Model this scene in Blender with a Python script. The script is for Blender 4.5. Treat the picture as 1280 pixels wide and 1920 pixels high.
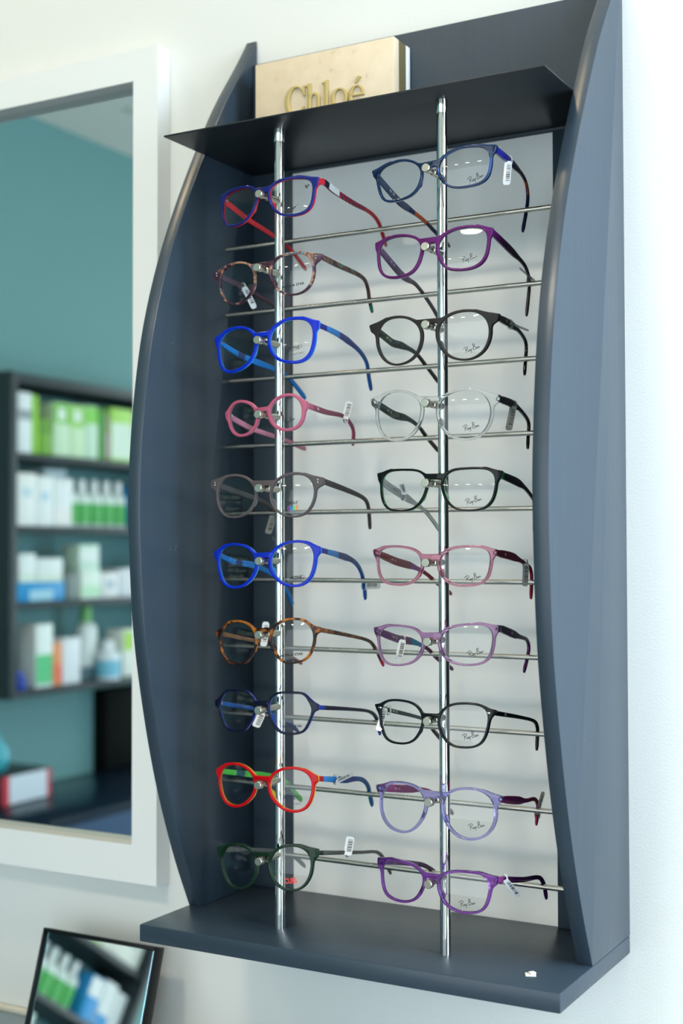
import bpy, bmesh, math, random
import numpy as np
from mathutils import Vector, Matrix
random.seed(7); np.random.seed(7)
C = bpy.context.scene
COL = C.collection
for o in list(bpy.data.objects): bpy.data.objects.remove(o, do_unlink=True)
R = math.radians

# ------------------------------------------------------------------ camera
cd = bpy.data.cameras.new('camera'); cam = bpy.data.objects.new('camera', cd); COL.objects.link(cam)
YAW, PITCH, ROLL, FPX = R(29.1238), R(1.6271), R(-0.1403), 2527.29
F0 = Vector((-math.sin(YAW), math.cos(YAW), 0)); R0 = Vector((math.cos(YAW), math.sin(YAW), 0)); U0 = Vector((0, 0, 1))
Fw = F0*math.cos(PITCH) + U0*math.sin(PITCH); Up = U0*math.cos(PITCH) - F0*math.sin(PITCH)
Rt = R0*math.cos(ROLL) + Up*math.sin(ROLL); Up = Up*math.cos(ROLL) - R0*math.sin(ROLL)
cam.matrix_world = Matrix(((Rt.x, Up.x, -Fw.x, .8021), (Rt.y, Up.y, -Fw.y, -1.25), (Rt.z, Up.z, -Fw.z, .3632), (0, 0, 0, 1)))
cd.sensor_fit = 'VERTICAL'; cd.sensor_height = 36; cd.sensor_width = 24; cd.lens = FPX/1920*36
cd.clip_start = .02; cd.clip_end = 60
cd.dof.use_dof = True; cd.dof.focus_distance = 1.225; cd.dof.aperture_fstop = 4.4
C.camera = cam

# ------------------------------------------------------------------ light and exposure
PW_WIN, PW_FILLWIN, PW_FRONT, PW_SPOT, PW_WORLD = 44, 60, 94, 1.75, .5
C.view_settings.view_transform = 'Standard'; C.view_settings.look = 'None'
C.view_settings.gamma = 1; C.view_settings.use_curve_mapping = False
C.view_settings.exposure = 0.0
try:
    C.cycles.max_bounces = 14; C.cycles.transparent_max_bounces = 32; C.cycles.diffuse_bounces = 4
    C.cycles.glossy_bounces = 6; C.cycles.transmission_bounces = 10
    C.cycles.sample_clamp_indirect = 4.0; C.cycles.caustics_refractive = False; C.cycles.caustics_reflective = False
except Exception: pass
w = bpy.data.worlds.new('world'); C.world = w; w.use_nodes = True
w.node_tree.nodes['Background'].inputs[0].default_value = (.55, .75, 1, 1)
w.node_tree.nodes['Background'].inputs[1].default_value = PW_WORLD
FLOOR, CEIL = -1.25, 2.09
XL, XR, YF = -2.85, 1.3, -7.6
WIN = (-.62, -.05, -.15, 1.5)             # window in the right wall, an added one below: y0, y1, z0, z1
FILL_WIN = (-3.6, -2.2, -.9, 1.1)  # added second opening to brighten the teal wall and shelving
def area(name, loc, target, size, power, color):
    l = bpy.data.lights.new(name, 'AREA'); l.shape = 'RECTANGLE'; l.size, l.size_y = size; l.energy = power; l.color = color
    o = bpy.data.objects.new(name, l); COL.objects.link(o); o.location = loc
    o.rotation_euler = (Vector(target)-Vector(loc)).to_track_quat('-Z', 'Y').to_euler(); return o
area('daylight', (XR+.11, (WIN[0]+WIN[1])/2, (WIN[2]+WIN[3])/2), (0, (WIN[0]+WIN[1])/2, (WIN[2]+WIN[3])/2), (WIN[1]-WIN[0], WIN[3]-WIN[2]), PW_WIN, (.72, .865, 1.0))
area('far_fill', (XR+.11, (FILL_WIN[0]+FILL_WIN[1])/2, (FILL_WIN[2]+FILL_WIN[3])/2), (-2, (FILL_WIN[0]+FILL_WIN[1])/2, (FILL_WIN[2]+FILL_WIN[3])/2), (FILL_WIN[1]-FILL_WIN[0], FILL_WIN[3]-FILL_WIN[2]), PW_FILLWIN, (.64, .84, 1.0))  # fill light behind the added opening
area('front_fill', (-.6, YF+.15, .4), (-.6, 0, .4), (4.1, 3.2), PW_FRONT, (.82, .92, 1.0))  # added broad fill light; the front wall behind it has no window

# ------------------------------------------------------------------ helpers
def dim(c, k=.72):
    return tuple(255*((v/255)**2.2*k)**(1/2.2) for v in c)
def lin(c):
    return tuple(((v/255)/12.92 if v/255 <= .04045 else ((v/255+.055)/1.055)**2.4) for v in c[:3]) + (1,)
class NT:
    def __init__(s, name):
        s.m = bpy.data.materials.new(name); s.m.use_nodes = True; s.t = s.m.node_tree; s.n = s.t.nodes; s.l = s.t.links
        s.b = s.n['Principled BSDF']
    def new(s, t, **k):
        q = s.n.new(t)
        for a, v in k.items(): setattr(q, a, v)
        return q
    def link(s, a, b): s.l.new(a, b)
    def set(s, **k):
        for a, v in k.items(): s.b.inputs[a.replace('_', ' ')].default_value = v
        return s
def mat(name, col, rough=.5, metal=0, spec=.5, trans=0, ior=1.5, coat=0, emit=None, es=0):
    q = NT(name); q.set(Base_Color=lin(col), Roughness=rough, Metallic=metal, Specular_IOR_Level=spec, Transmission_Weight=trans, IOR=ior, Coat_Weight=coat)
    if emit: q.set(Emission_Color=lin(emit), Emission_Strength=es)
    return q.m
def bumpy(q, scale, strength, dist=.001, stretch=None, detail=3):
    tc = q.new('ShaderNodeTexCoord'); mp = q.new('ShaderNodeMapping'); nz = q.new('ShaderNodeTexNoise'); b = q.new('ShaderNodeBump')
    if stretch: mp.inputs['Scale'].default_value = stretch
    nz.inputs['Scale'].default_value = scale; nz.inputs['Detail'].default_value = detail
    b.inputs['Strength'].default_value = strength; b.inputs['Distance'].default_value = dist
    q.link(tc.outputs['Object'], mp.inputs[0]); q.link(mp.outputs[0], nz.inputs['Vector']); q.link(nz.outputs['Fac'], b.inputs['Height']); q.link(b.outputs[0], q.b.inputs['Normal'])
    return nz
def ramp(q, src, stops, interp='LINEAR'):
    r = q.new('ShaderNodeValToRGB'); r.color_ramp.interpolation = interp; e = r.color_ramp.elements
    while len(e) < len(stops): e.new(.5)
    for i, (p, c) in enumerate(stops): e[i].position = p; e[i].color = lin(c)
    q.link(src, r.inputs[0]); return r.outputs[0]
def mesh_obj(name, verts, faces, m=None, parent=None, smooth=None, mats=None, fm=None):
    me = bpy.data.meshes.new(name); me.from_pydata([tuple(v) for v in verts], [], faces); me.update()
    o = bpy.data.objects.new(name, me); COL.objects.link(o)
    for k in (mats or ([m] if m else [])): me.materials.append(k)
    if fm is not None: me.polygons.foreach_set('material_index', fm)
    if smooth is not None:
        me.polygons.foreach_set('use_smooth', [True]*len(me.polygons)); me.set_sharp_from_angle(angle=R(smooth))
    if parent: o.parent = parent
    return o
def bm_obj(name, bm, m=None, parent=None, smooth=None, mats=None):
    me = bpy.data.meshes.new(name); bmesh.ops.recalc_face_normals(bm, faces=bm.faces); bm.to_mesh(me); bm.free()
    o = bpy.data.objects.new(name, me); COL.objects.link(o)
    for k in (mats or ([m] if m else [])): me.materials.append(k)
    if smooth is not None:
        me.polygons.foreach_set('use_smooth', [True]*len(me.polygons)); me.set_sharp_from_angle(angle=R(smooth))
    if parent: o.parent = parent
    return o
def add_box(bm, x0, x1, y0, y1, z0, z1, bev=0, mi=0, M=None, seg=2):
    r = bmesh.ops.create_cube(bm, size=1); vs = r['verts']
    for v in vs: v.co = Vector(((x0+x1)/2+v.co.x*(x1-x0), (y0+y1)/2+v.co.y*(y1-y0), (z0+z1)/2+v.co.z*(z1-z0)))
    fs = list({f for v in vs for f in v.link_faces})
    if bev:
        es = list({e for v in vs for e in v.link_edges})
        rr = bmesh.ops.bevel(bm, geom=es, offset=bev, segments=seg, affect='EDGES', profile=.5)
        fs = list({f for f in rr['faces']} | {f for f in fs if f.is_valid}); vs = list({v for f in fs for v in f.verts})
    for f in fs: f.material_index = mi
    if M: bmesh.ops.transform(bm, matrix=M, verts=vs)
    return vs
def box(name, x0, x1, y0, y1, z0, z1, m, parent=None, bev=.002):
    bm = bmesh.new(); add_box(bm, x0, x1, y0, y1, z0, z1, bev); return bm_obj(name, bm, m, parent, smooth=40)
def add_cyl(bm, p0, p1, r0, r1=None, n=20, mi=0, cap=True):
    p0, p1 = Vector(p0), Vector(p1); r1 = r0 if r1 is None else r1
    d = p1-p0; q = d.to_track_quat('Z', 'Y').to_matrix()
    A, B = [], []
    for i in range(n):
        a = 2*math.pi*i/n; v = q @ Vector((math.cos(a), math.sin(a), 0)); A.append(bm.verts.new(p0+v*r0)); B.append(bm.verts.new(p1+v*r1))
    for i in range(n): f = bm.faces.new((A[i], A[(i+1) % n], B[(i+1) % n], B[i])); f.material_index = mi
    if cap:
        f = bm.faces.new(A[::-1]); f.material_index = mi; f = bm.faces.new(B); f.material_index = mi
def add_lathe(bm, p0, axis, prof, n=24, mi=0):
    p0 = Vector(p0); q = Vector(axis).normalized().to_track_quat('Z', 'Y').to_matrix(); rings = []
    for (h, r) in prof:
        rings.append([bm.verts.new(p0 + q @ Vector((math.cos(2*math.pi*i/n)*r, math.sin(2*math.pi*i/n)*r, h))) for i in range(n)])
    for a, b in zip(rings, rings[1:]):
        for i in range(n): f = bm.faces.new((a[i], a[(i+1) % n], b[(i+1) % n], b[i])); f.material_index = mi
    f = bm.faces.new(rings[0][::-1]); f.material_index = mi; f = bm.faces.new(rings[-1]); f.material_index = mi
def thing(name, label, cat, loc=(0, 0, 0), group=None):
    o = bpy.data.objects.new(name, None); COL.objects.link(o); o.location = loc; o.empty_display_size = .02
    return tag(o, label, cat, group)
def tag(o, label, cat, group=None):
    o['label'] = label; o['category'] = cat
    if group: o['group'] = group
    return o
def struct(o): o['kind'] = 'structure'; return o
def catmull(pts, n):
    P = [np.array(p, float) for p in pts]; P = [2*P[0]-P[1]] + P + [2*P[-1]-P[-2]]; out = []
    for i in range(1, len(P)-2):
        for j in range(n):
            t = j/n; a, b, c, d = P[i-1:i+3]
            out.append(.5*((2*b)+(-a+c)*t+(2*a-5*b+4*c-d)*t*t+(-a+3*b-3*c+d)*t**3))
    out.append(P[-2]); return np.array(out)
# signed distance helpers and contour tracing (arrays in millimetres)
def sd_poly(X, Z, P):
    P = np.asarray(P, float); d = np.full(X.shape, 1e9); s = np.ones(X.shape); n = len(P)
    for i in range(n):
        a, b = P[i], P[i-1]; ex, ez = b-a; wx, wz = X-a[0], Z-a[1]
        t = np.clip((wx*ex+wz*ez)/(ex*ex+ez*ez+1e-12), 0, 1); bx, bz = wx-ex*t, wz-ez*t; d = np.minimum(d, bx*bx+bz*bz)
        c1 = Z >= a[1]; c2 = Z < b[1]; c3 = ex*wz > ez*wx
        s = np.where((c1 & c2 & c3) | (~c1 & ~c2 & ~c3), -s, s)
    return s*np.sqrt(d)
def smin(a, b, k):
    h = np.clip(.5+.5*(b-a)/k, 0, 1); return b*(1-h)+a*h-k*h*(1-h)
def sd_box(X, Z, cx, cz, hx, hz, r=0):
    qx, qz = np.abs(X-cx)-hx+r, np.abs(Z-cz)-hz+r
    return np.hypot(np.maximum(qx, 0), np.maximum(qz, 0))+np.minimum(np.maximum(qx, qz), 0)-r
def trace(F, xs, zs):
    nx, nz = F.shape; seg = {}
    def ip(i0, j0, i1, j1):
        a, b = F[i0, j0], F[i1, j1]; t = a/(a-b) if a != b else .5
        return (xs[i0]+(xs[i1]-xs[i0])*t, zs[j0]+(zs[j1]-zs[j0])*t)
    key = lambda i, j, h: (i, j, h); pos = {}; nb = {}
    S = F < 0
    for i in range(nx-1):
        col = S[i].astype(int)+S[i+1]
        for j in range(nz-1):
            c = S[i, j]+2*S[i+1, j]+4*S[i+1, j+1]+8*S[i, j+1]
            if c == 0 or c == 15: continue
            E = {0: (i, j, 0), 1: (i+1, j, 1), 2: (i, j+1, 0), 3: (i, j, 1)}
            prs = {1: [(3, 0)], 2: [(0, 1)], 3: [(3, 1)], 4: [(1, 2)], 5: [(3, 0), (1, 2)], 6: [(0, 2)], 7: [(3, 2)], 8: [(2, 3)], 9: [(2, 0)], 10: [(0, 1), (2, 3)], 11: [(2, 1)], 12: [(1, 3)], 13: [(1, 0)], 14: [(0, 3)]}[c]
            for a, b in prs:
                for e in (a, b):
                    k = E[e]
                    if k not in pos: pos[k] = ip(k[0], k[1], k[0]+(1-k[2]), k[1]+k[2])
                nb.setdefault(E[a], []).append(E[b]); nb.setdefault(E[b], []).append(E[a])
    loops = []; seen = set()
    for k0 in nb:
        if k0 in seen: continue
        L = [k0]; seen.add(k0); k = k0
        while True:
            nx_ = [q for q in nb[k] if q not in seen]
            if not nx_: break
            k = nx_[0]; seen.add(k); L.append(k)
        if len(L) > 8: loops.append(np.array([pos[k] for k in L]))
    return loops
def resample(P, step, smooth=2):
    P = np.asarray(P)
    for _ in range(smooth): P = (np.roll(P, 1, 0)+2*P+np.roll(P, -1, 0))/4
    d = np.hypot(*(np.roll(P, -1, 0)-P).T); s = np.concatenate([[0], np.cumsum(d)]); n = max(8, int(s[-1]/step)); Q = np.vstack([P, P[:1]])
    t = np.linspace(0, s[-1], n, endpoint=False); return np.stack([np.interp(t, s, Q[:, 0]), np.interp(t, s, Q[:, 1])], 1)
def extrude_loops(loops, depth, bev, res=2):
    """filled, bevelled plate in XY (holes by nesting), z from 0 (front) to -depth; returns (verts, faces)"""
    cu = bpy.data.curves.new('tmp', 'CURVE'); cu.dimensions = '2D'; cu.fill_mode = 'BOTH'; cu.extrude = max(depth/2-bev, 0); cu.bevel_depth = bev; cu.bevel_resolution = res; cu.offset = -bev
    for L in loops:
        s = cu.splines.new('POLY'); s.points.add(len(L)-1); s.use_cyclic_u = True
        for p, q in zip(s.points, L): p.co = (q[0], q[1], 0, 1)
    o = bpy.data.objects.new('tmp', cu); COL.objects.link(o); dg = bpy.context.evaluated_depsgraph_get(); dg.update()
    me = bpy.data.meshes.new_from_object(o.evaluated_get(dg)); bm = bmesh.new(); bm.from_mesh(me); bmesh.ops.remove_doubles(bm, verts=bm.verts, dist=1e-4)
    bmesh.ops.recalc_face_normals(bm, faces=bm.faces)
    bm.verts.index_update(); V = np.array([v.co for v in bm.verts]); Fc = [[v.index for v in f.verts] for f in bm.faces]; bm.free()
    bpy.data.objects.remove(o); bpy.data.curves.remove(cu); bpy.data.meshes.remove(me)
    V[:, 2] -= depth/2; return V, Fc
def text_mesh(s, width=None, height=None, bold=0.0, shear=0.0):
    cu = bpy.data.curves.new('tmp', 'FONT'); cu.body = s; cu.size = 1; cu.fill_mode = 'FRONT'; cu.offset = bold; cu.shear = shear; cu.resolution_u = 3
    o = bpy.data.objects.new('tmp', cu); COL.objects.link(o); dg = bpy.context.evaluated_depsgraph_get(); dg.update()
    me = bpy.data.meshes.new_from_object(o.evaluated_get(dg)); V = np.array([v.co for v in me.vertices]); Fc = [list(p.vertices) for p in me.polygons]
    bpy.data.objects.remove(o); bpy.data.curves.remove(cu); bpy.data.meshes.remove(me)
    V = V[:, :2]; lo, hi = V.min(0), V.max(0); V = V-(lo+hi)/2
    sx = width/(hi-lo)[0] if width else height/(hi-lo)[1]; sy = height/(hi-lo)[1] if height else sx
    return V*[sx, sy], Fc
def stroke_mesh(strokes, wdt):
    V, Fc = [], []
    for st in strokes:
        P = catmull(st, 5) if len(st) > 2 else np.array(st, float)
        T = np.gradient(P, axis=0); T /= np.linalg.norm(T, axis=1)[:, None]+1e-9; N = np.stack([-T[:, 1], T[:, 0]], 1); b = len(V)
        for p, n in zip(P, N): V += [p+n*wdt/2, p-n*wdt/2]
        for i in range(len(P)-1): Fc.append([b+2*i, b+2*i+1, b+2*i+3, b+2*i+2])
    return np.array(V), Fc

# measured frame shapes (millimetres): lens outline radii, end piece, bridge, rim widths, temple paths, peg cap, printing, tags
DATA = {"L1":{"O":[110.27,-163.0,711.23],"rot":[-2.9,-4.05,-0.81],"k":2.744,"c":[30.2,-11.93],"r":[21.8,22.1,22.4,22.9,23.4,23.8,23.9,23.5,22.7,21.7,20.7,19.7,18.9,18.3,17.8,17.4,17.2,17.0,16.9,16.9,17.1,17.3,17.6,18.1,18.6,19.3,20.1,21.0,21.8,22.5,23.0,23.2,23.2,22.8,22.2,21.6,20.9,20.3,19.8,19.3,18.9,18.6,18.3,18.0,17.8,17.6,17.5,17.4,17.3,17.2,17.2,17.1,17.1,17.1,17.2,17.3,17.5,17.8,18.2,18.7,19.2,19.9,20.5,21.1,21.6,22.0,22.1,22.1,22.0,21.8,21.7,21.7],"tip":[[58.0,4.7],[57.0,-3.5]],"br":[1.3,-4.4],"rim":[2.6,2.4,2.6,2.6],"tR":[[56.3,21.7,3.7],[56.6,38.5,0.4],[57.2,73.0,-1.7],[57.8,103.8,-2.1],[58.0,120.5,-6.7],[58.1,128.2,-14.6],[58.0,138.6,-28.5]],"tL":[[-54.9,19.3,-3.8],[-51.8,47.9,-9.2],[-47.5,87.3,-16.2],[-44.7,113.8,-23.1],[-41.9,141.8,-39.4]],"cap":[113.0,-174.7,703.0],"tx":[[34.1,-22.9],[47.0,-3.8]],"tg":[]},
"L2":{"O":[108.8,-163.0,638.12],"rot":[-1.81,2.96,-2.18],"k":1.946,"c":[31.89,-13.9],"r":[21.5,21.7,22.0,22.2,22.4,22.6,22.7,22.6,22.3,22.0,21.5,21.0,20.5,20.0,19.6,19.2,19.0,18.8,18.7,18.8,18.9,19.1,19.3,19.7,20.1,20.6,21.1,21.7,22.1,22.4,22.6,22.7,22.6,22.4,22.1,21.7,21.4,21.0,20.6,20.3,20.0,19.7,19.5,19.3,19.1,18.9,18.8,18.7,18.6,18.5,18.5,18.4,18.5,18.5,18.6,18.8,19.0,19.2,19.5,19.8,20.0,20.3,20.5,20.7,20.8,20.9,20.9,20.9,21.0,21.1,21.2,21.3],"tip":[[63.2,1.5],[62.4,-3.5]],"br":[1.6,-4.4],"rim":[2.2,1.8,2.0,2.2],"tR":[[61.2,10.9,-0.7],[59.5,43.5,-4.3],[57.0,93.6,-9.2],[56.1,105.9,-18.3],[55.5,108.8,-29.2],[54.6,115.1,-42.5]],"tL":[[-60.3,19.4,-2.8],[-57.3,53.7,-8.9],[-55.0,81.6,-17.1],[-53.6,98.3,-22.7],[-51.6,126.3,-40.5]],"cap":[113.0,-177.9,631.9],"tx":[[33.4,-24.6]],"tg":[{"side":"L","a":[56.3,-113.1,630.2],"b":[56.3,-93.3,611.6],"w":12,"col":"white","at":[53.3,-109.3,630.1]}]},
"L3":{"O":[109.48,-163.0,571.72],"rot":[-0.98,-4.16,-3.2],"k":1.797,"c":[31.11,-11.32],"r":[22.1,22.3,22.7,23.0,23.4,23.7,23.9,23.9,23.8,23.4,22.9,22.4,21.9,21.3,20.9,20.5,20.2,20.0,19.9,19.9,19.9,20.0,20.2,20.4,20.6,20.9,21.3,21.7,22.1,22.4,22.7,22.8,22.9,22.8,22.6,22.4,22.1,21.7,21.4,21.1,20.8,20.6,20.3,20.1,20.0,19.8,19.6,19.4,19.3,19.1,19.1,19.0,19.1,19.2,19.4,19.7,20.1,20.6,21.1,21.6,22.1,22.4,22.7,22.8,22.8,22.6,22.4,22.2,22.0,21.9,21.8,21.9],"tip":[[59.9,5.0],[59.1,-2.4]],"br":[1.1,-3.6],"rim":[2.8,2.8,3.2,3.2],"tR":[[57.8,17.3,3.4],[56.9,47.0,1.1],[55.9,78.1,-2.9],[55.0,97.7,-8.0],[54.3,109.8,-15.9],[53.5,114.1,-27.6],[52.6,120.9,-41.1]],"tL":[[-56.6,15.0,-0.6],[-52.6,40.3,-6.7],[-49.0,61.8,-9.7],[-44.4,88.6,-12.3],[-41.0,109.3,-16.7],[-39.1,123.4,-24.6],[-37.0,139.6,-35.8]],"cap":[113.0,-177.7,562.8],"tx":[[33.8,-18.7],[34.3,-24.5]],"tg":[]},
"L4":{"O":[109.6,-163.0,499.71],"rot":[-1.88,3.58,-3.15],"k":2.312,"c":[24.95,-7.28],"r":[16.8,16.9,17.1,17.2,17.3,17.4,17.4,17.4,17.3,17.2,17.0,16.8,16.5,16.2,15.9,15.6,15.3,15.1,14.9,14.8,14.7,14.7,14.7,14.7,14.8,15.0,15.2,15.4,15.6,15.9,16.1,16.3,16.5,16.6,16.7,16.7,16.6,16.6,16.5,16.4,16.2,16.0,15.8,15.7,15.5,15.4,15.3,15.2,15.1,15.1,15.0,15.0,15.0,15.0,15.1,15.2,15.4,15.6,15.8,16.0,16.3,16.5,16.6,16.8,16.8,16.8,16.8,16.7,16.7,16.7,16.7,16.7],"tip":[[47.6,0.7],[47.0,-6.1]],"br":[0.6,-3.7],"rim":[2.79,2.79,3.19,3.19],"tR":[[44.8,15.1,-2.8],[41.2,48.8,-7.4],[37.4,85.9,-9.9],[35.3,103.2,-16.0],[34.0,111.5,-25.0],[33.4,108.5,-39.0]],"tL":[[-45.1,11.3,-6.2],[-41.7,39.1,-14.8],[-37.6,71.9,-22.7],[-35.1,92.5,-27.7],[-33.3,106.8,-32.0],[-31.5,121.8,-36.6]],"cap":[113.0,-176.8,492.2],"tx":[[27.7,-15.1]],"tg":[{"side":"R","a":[152.8,-67.6,511.8],"b":[152.8,-77.6,493.2],"w":14,"col":"white","at":[149.8,-70.2,495.0]}]},
"L5":{"O":[110.52,-163.0,429.89],"rot":[0.9,-2.77,0.16],"k":1.319,"c":[31.31,-14.3],"r":[22.3,22.5,22.7,22.9,23.1,23.2,23.2,23.2,23.0,22.7,22.3,21.9,21.3,20.8,20.3,19.9,19.6,19.3,19.1,19.0,19.0,19.1,19.2,19.4,19.6,19.9,20.2,20.5,20.8,21.2,21.5,21.8,22.0,22.1,22.2,22.3,22.2,22.1,21.9,21.7,21.4,21.1,20.9,20.6,20.4,20.3,20.1,19.9,19.7,19.6,19.4,19.3,19.2,19.2,19.2,19.4,19.6,19.8,20.1,20.4,20.7,21.0,21.3,21.4,21.5,21.5,21.6,21.6,21.6,21.7,21.9,22.1],"tip":[[62.5,2.0],[63.2,-4.7]],"br":[0.2,-5.2],"rim":[2.59,1.79,2.19,1.99],"tR":[[61.2,11.0,-0.4],[59.7,55.7,-4.9],[58.4,93.3,-9.0],[57.9,107.2,-14.5],[57.9,111.5,-27.1],[57.8,114.1,-39.8]],"tL":[[-60.6,17.0,-4.3],[-58.3,51.7,-6.5],[-55.9,88.7,-11.2],[-54.7,107.5,-18.2],[-53.6,123.9,-34.5]],"cap":[113.0,-176.0,422.2],"tx":[[32.1,-21.5],[32.3,-26.7]],"tg":[{"side":"L","a":[57.4,-58.4,400.4],"b":[57.4,-69.8,380.3],"w":14,"col":"grey","at":[54.4,-52.1,401.0]}]},
"L6":{"O":[110.09,-163.0,361.27],"rot":[0.36,-2.23,-1.92],"k":1.683,"c":[30.98,-11.41],"r":[21.5,21.8,22.3,22.8,23.3,23.8,24.2,24.3,24.2,23.8,23.2,22.5,21.9,21.3,20.7,20.3,19.8,19.5,19.3,19.1,19.1,19.1,19.2,19.4,19.6,19.9,20.3,20.6,21.0,21.4,21.7,22.0,22.2,22.3,22.3,22.2,22.0,21.8,21.5,21.1,20.8,20.5,20.3,20.1,19.9,19.8,19.7,19.6,19.5,19.5,19.4,19.4,19.5,19.5,19.6,19.8,20.0,20.3,20.6,20.8,21.1,21.3,21.5,21.5,21.5,21.4,21.2,21.1,21.0,21.0,21.0,21.2],"tip":[[59.6,3.5],[59.8,-2.4]],"br":[-0.0,-5.0],"rim":[2.38,2.58,3.18,3.18],"tR":[[57.8,11.7,0.6],[55.2,48.5,-2.3],[52.6,83.6,-6.8],[51.1,101.9,-15.2],[50.0,111.6,-28.4],[49.2,116.1,-45.0]],"tL":[[-57.6,15.0,-1.2],[-56.1,39.3,-6.3],[-54.0,69.4,-8.7],[-51.9,103.4,-17.8],[-50.7,128.5,-33.8],[-50.4,140.0,-48.6]],"cap":[113.0,-175.5,353.2],"tx":[[34.7,-24.7]],"tg":[{"side":"R","a":[163.3,-56.6,327.7],"b":[163.3,-24.2,327.5],"w":14,"col":"white","at":[160.3,-51.6,327.5]}]},
"L7":{"O":[109.96,-163.0,289.87],"rot":[-0.21,-3.66,-3.2],"k":2.046,"c":[30.5,-13.51],"r":[21.4,21.7,22.0,22.3,22.5,22.6,22.5,22.4,22.3,22.2,22.0,21.8,21.4,21.0,20.5,20.1,19.8,19.6,19.4,19.4,19.5,19.6,19.8,20.0,20.3,20.6,20.9,21.2,21.5,21.7,21.8,21.8,21.8,21.8,21.8,21.7,21.4,21.1,20.8,20.4,20.0,19.7,19.5,19.4,19.5,19.7,19.9,20.1,20.1,20.1,20.1,19.9,19.7,19.6,19.5,19.5,19.6,19.8,20.0,20.2,20.5,20.7,20.9,20.9,20.9,20.9,20.8,20.8,20.8,20.9,21.0,21.2],"tip":[[59.1,-1.5],[58.6,-6.1]],"br":[-0.3,-6.7],"rim":[2.18,1.98,1.98,2.18],"tR":[[57.6,12.1,-4.3],[60.3,56.6,-8.3],[62.6,94.8,-13.3],[63.0,108.2,-19.9],[63.1,117.9,-28.9],[63.1,126.6,-38.6]],"tL":[[-56.3,17.1,-6.2],[-51.0,63.2,-10.6],[-46.7,99.4,-13.5],[-44.8,122.2,-26.8],[-42.8,143.1,-34.8]],"cap":[113.0,-176.3,283.4],"tx":[[30.7,-26.4]],"tg":[{"side":"L","a":[65.0,-85.1,290.4],"b":[65.0,-90.2,265.8],"w":14,"col":"white","at":[62.0,-84.0,270.2]}]},
"L8":{"O":[108.28,-163.0,220.91],"rot":[-0.56,-2.19,-1.03],"k":2.168,"c":[30.19,-11.35],"r":[21.2,21.8,22.3,22.4,22.2,22.0,21.8,21.9,22.0,22.2,22.2,21.7,20.9,20.0,19.3,18.7,18.4,18.2,18.2,18.2,18.5,18.8,19.3,19.8,20.5,21.1,21.7,22.2,22.5,22.8,23.0,23.1,23.0,22.7,22.3,21.6,21.0,20.4,20.0,19.6,19.3,19.0,18.8,18.8,18.9,19.0,19.2,19.3,19.3,19.1,18.9,18.6,18.4,18.3,18.3,18.3,18.4,18.6,18.9,19.3,19.7,20.1,20.3,20.3,20.1,19.9,19.7,19.7,19.8,20.0,20.3,20.7],"tip":[[58.7,-3.0],[58.2,-8.1]],"br":[-1.0,-6.1],"rim":[2.18,2.18,1.98,1.98],"tR":[[57.6,18.2,-6.3],[60.6,70.4,-11.0],[62.4,100.9,-15.1],[63.0,114.2,-21.7],[63.1,118.5,-30.0],[63.2,122.4,-39.6]],"tL":[[-55.7,21.1,-7.0],[-51.8,63.7,-13.8],[-48.4,100.6,-21.0],[-46.7,121.2,-30.0],[-44.9,142.5,-43.8]],"cap":[113.0,-176.4,212.7],"tx":[[31.5,-23.7]],"tg":[{"side":"L","a":[62.1,-88.8,198.1],"b":[62.1,-100.8,184.9],"w":16,"col":"white","at":[59.1,-82.8,199.9]}]},
"L9":{"O":[109.12,-163.0,150.13],"rot":[-0.07,-2.38,-0.87],"k":2.067,"c":[30.15,-12.04],"r":[20.9,21.2,21.5,21.9,22.3,22.6,22.7,22.8,22.6,22.3,21.8,21.3,20.8,20.2,19.8,19.4,19.1,18.9,18.8,18.7,18.7,18.8,18.9,19.1,19.3,19.6,19.9,20.2,20.5,20.9,21.3,21.6,21.7,21.8,21.6,21.4,21.1,20.7,20.3,19.9,19.5,19.1,18.8,18.5,18.3,18.1,18.1,18.0,18.0,18.0,18.1,18.2,18.3,18.4,18.6,18.8,19.1,19.3,19.6,19.9,20.2,20.5,20.6,20.8,20.8,20.7,20.6,20.5,20.4,20.4,20.5,20.6],"tip":[[57.1,1.7],[57.1,-3.7]],"br":[-1.2,-5.9],"rim":[2.57,2.57,2.77,2.97],"tR":[[55.8,22.3,-2.6],[56.2,56.3,-6.9],[56.6,91.8,-10.0],[56.7,107.3,-17.6],[56.6,112.1,-27.6],[56.5,118.1,-39.4]],"tL":[[-54.1,15.4,-2.5],[-46.9,56.2,-8.3],[-41.1,89.3,-13.7],[-38.0,107.8,-21.6],[-36.5,117.6,-30.4],[-34.2,131.8,-42.3]],"cap":[113.0,-177.2,142.5],"tx":[[29.2,-19.4],[31.4,-25.3]],"tg":[{"side":"R","a":[168.3,-126.2,142.3],"b":[168.3,-92.3,145.4],"w":8,"col":"white","at":[165.3,-120.4,144.0]}]},
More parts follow.
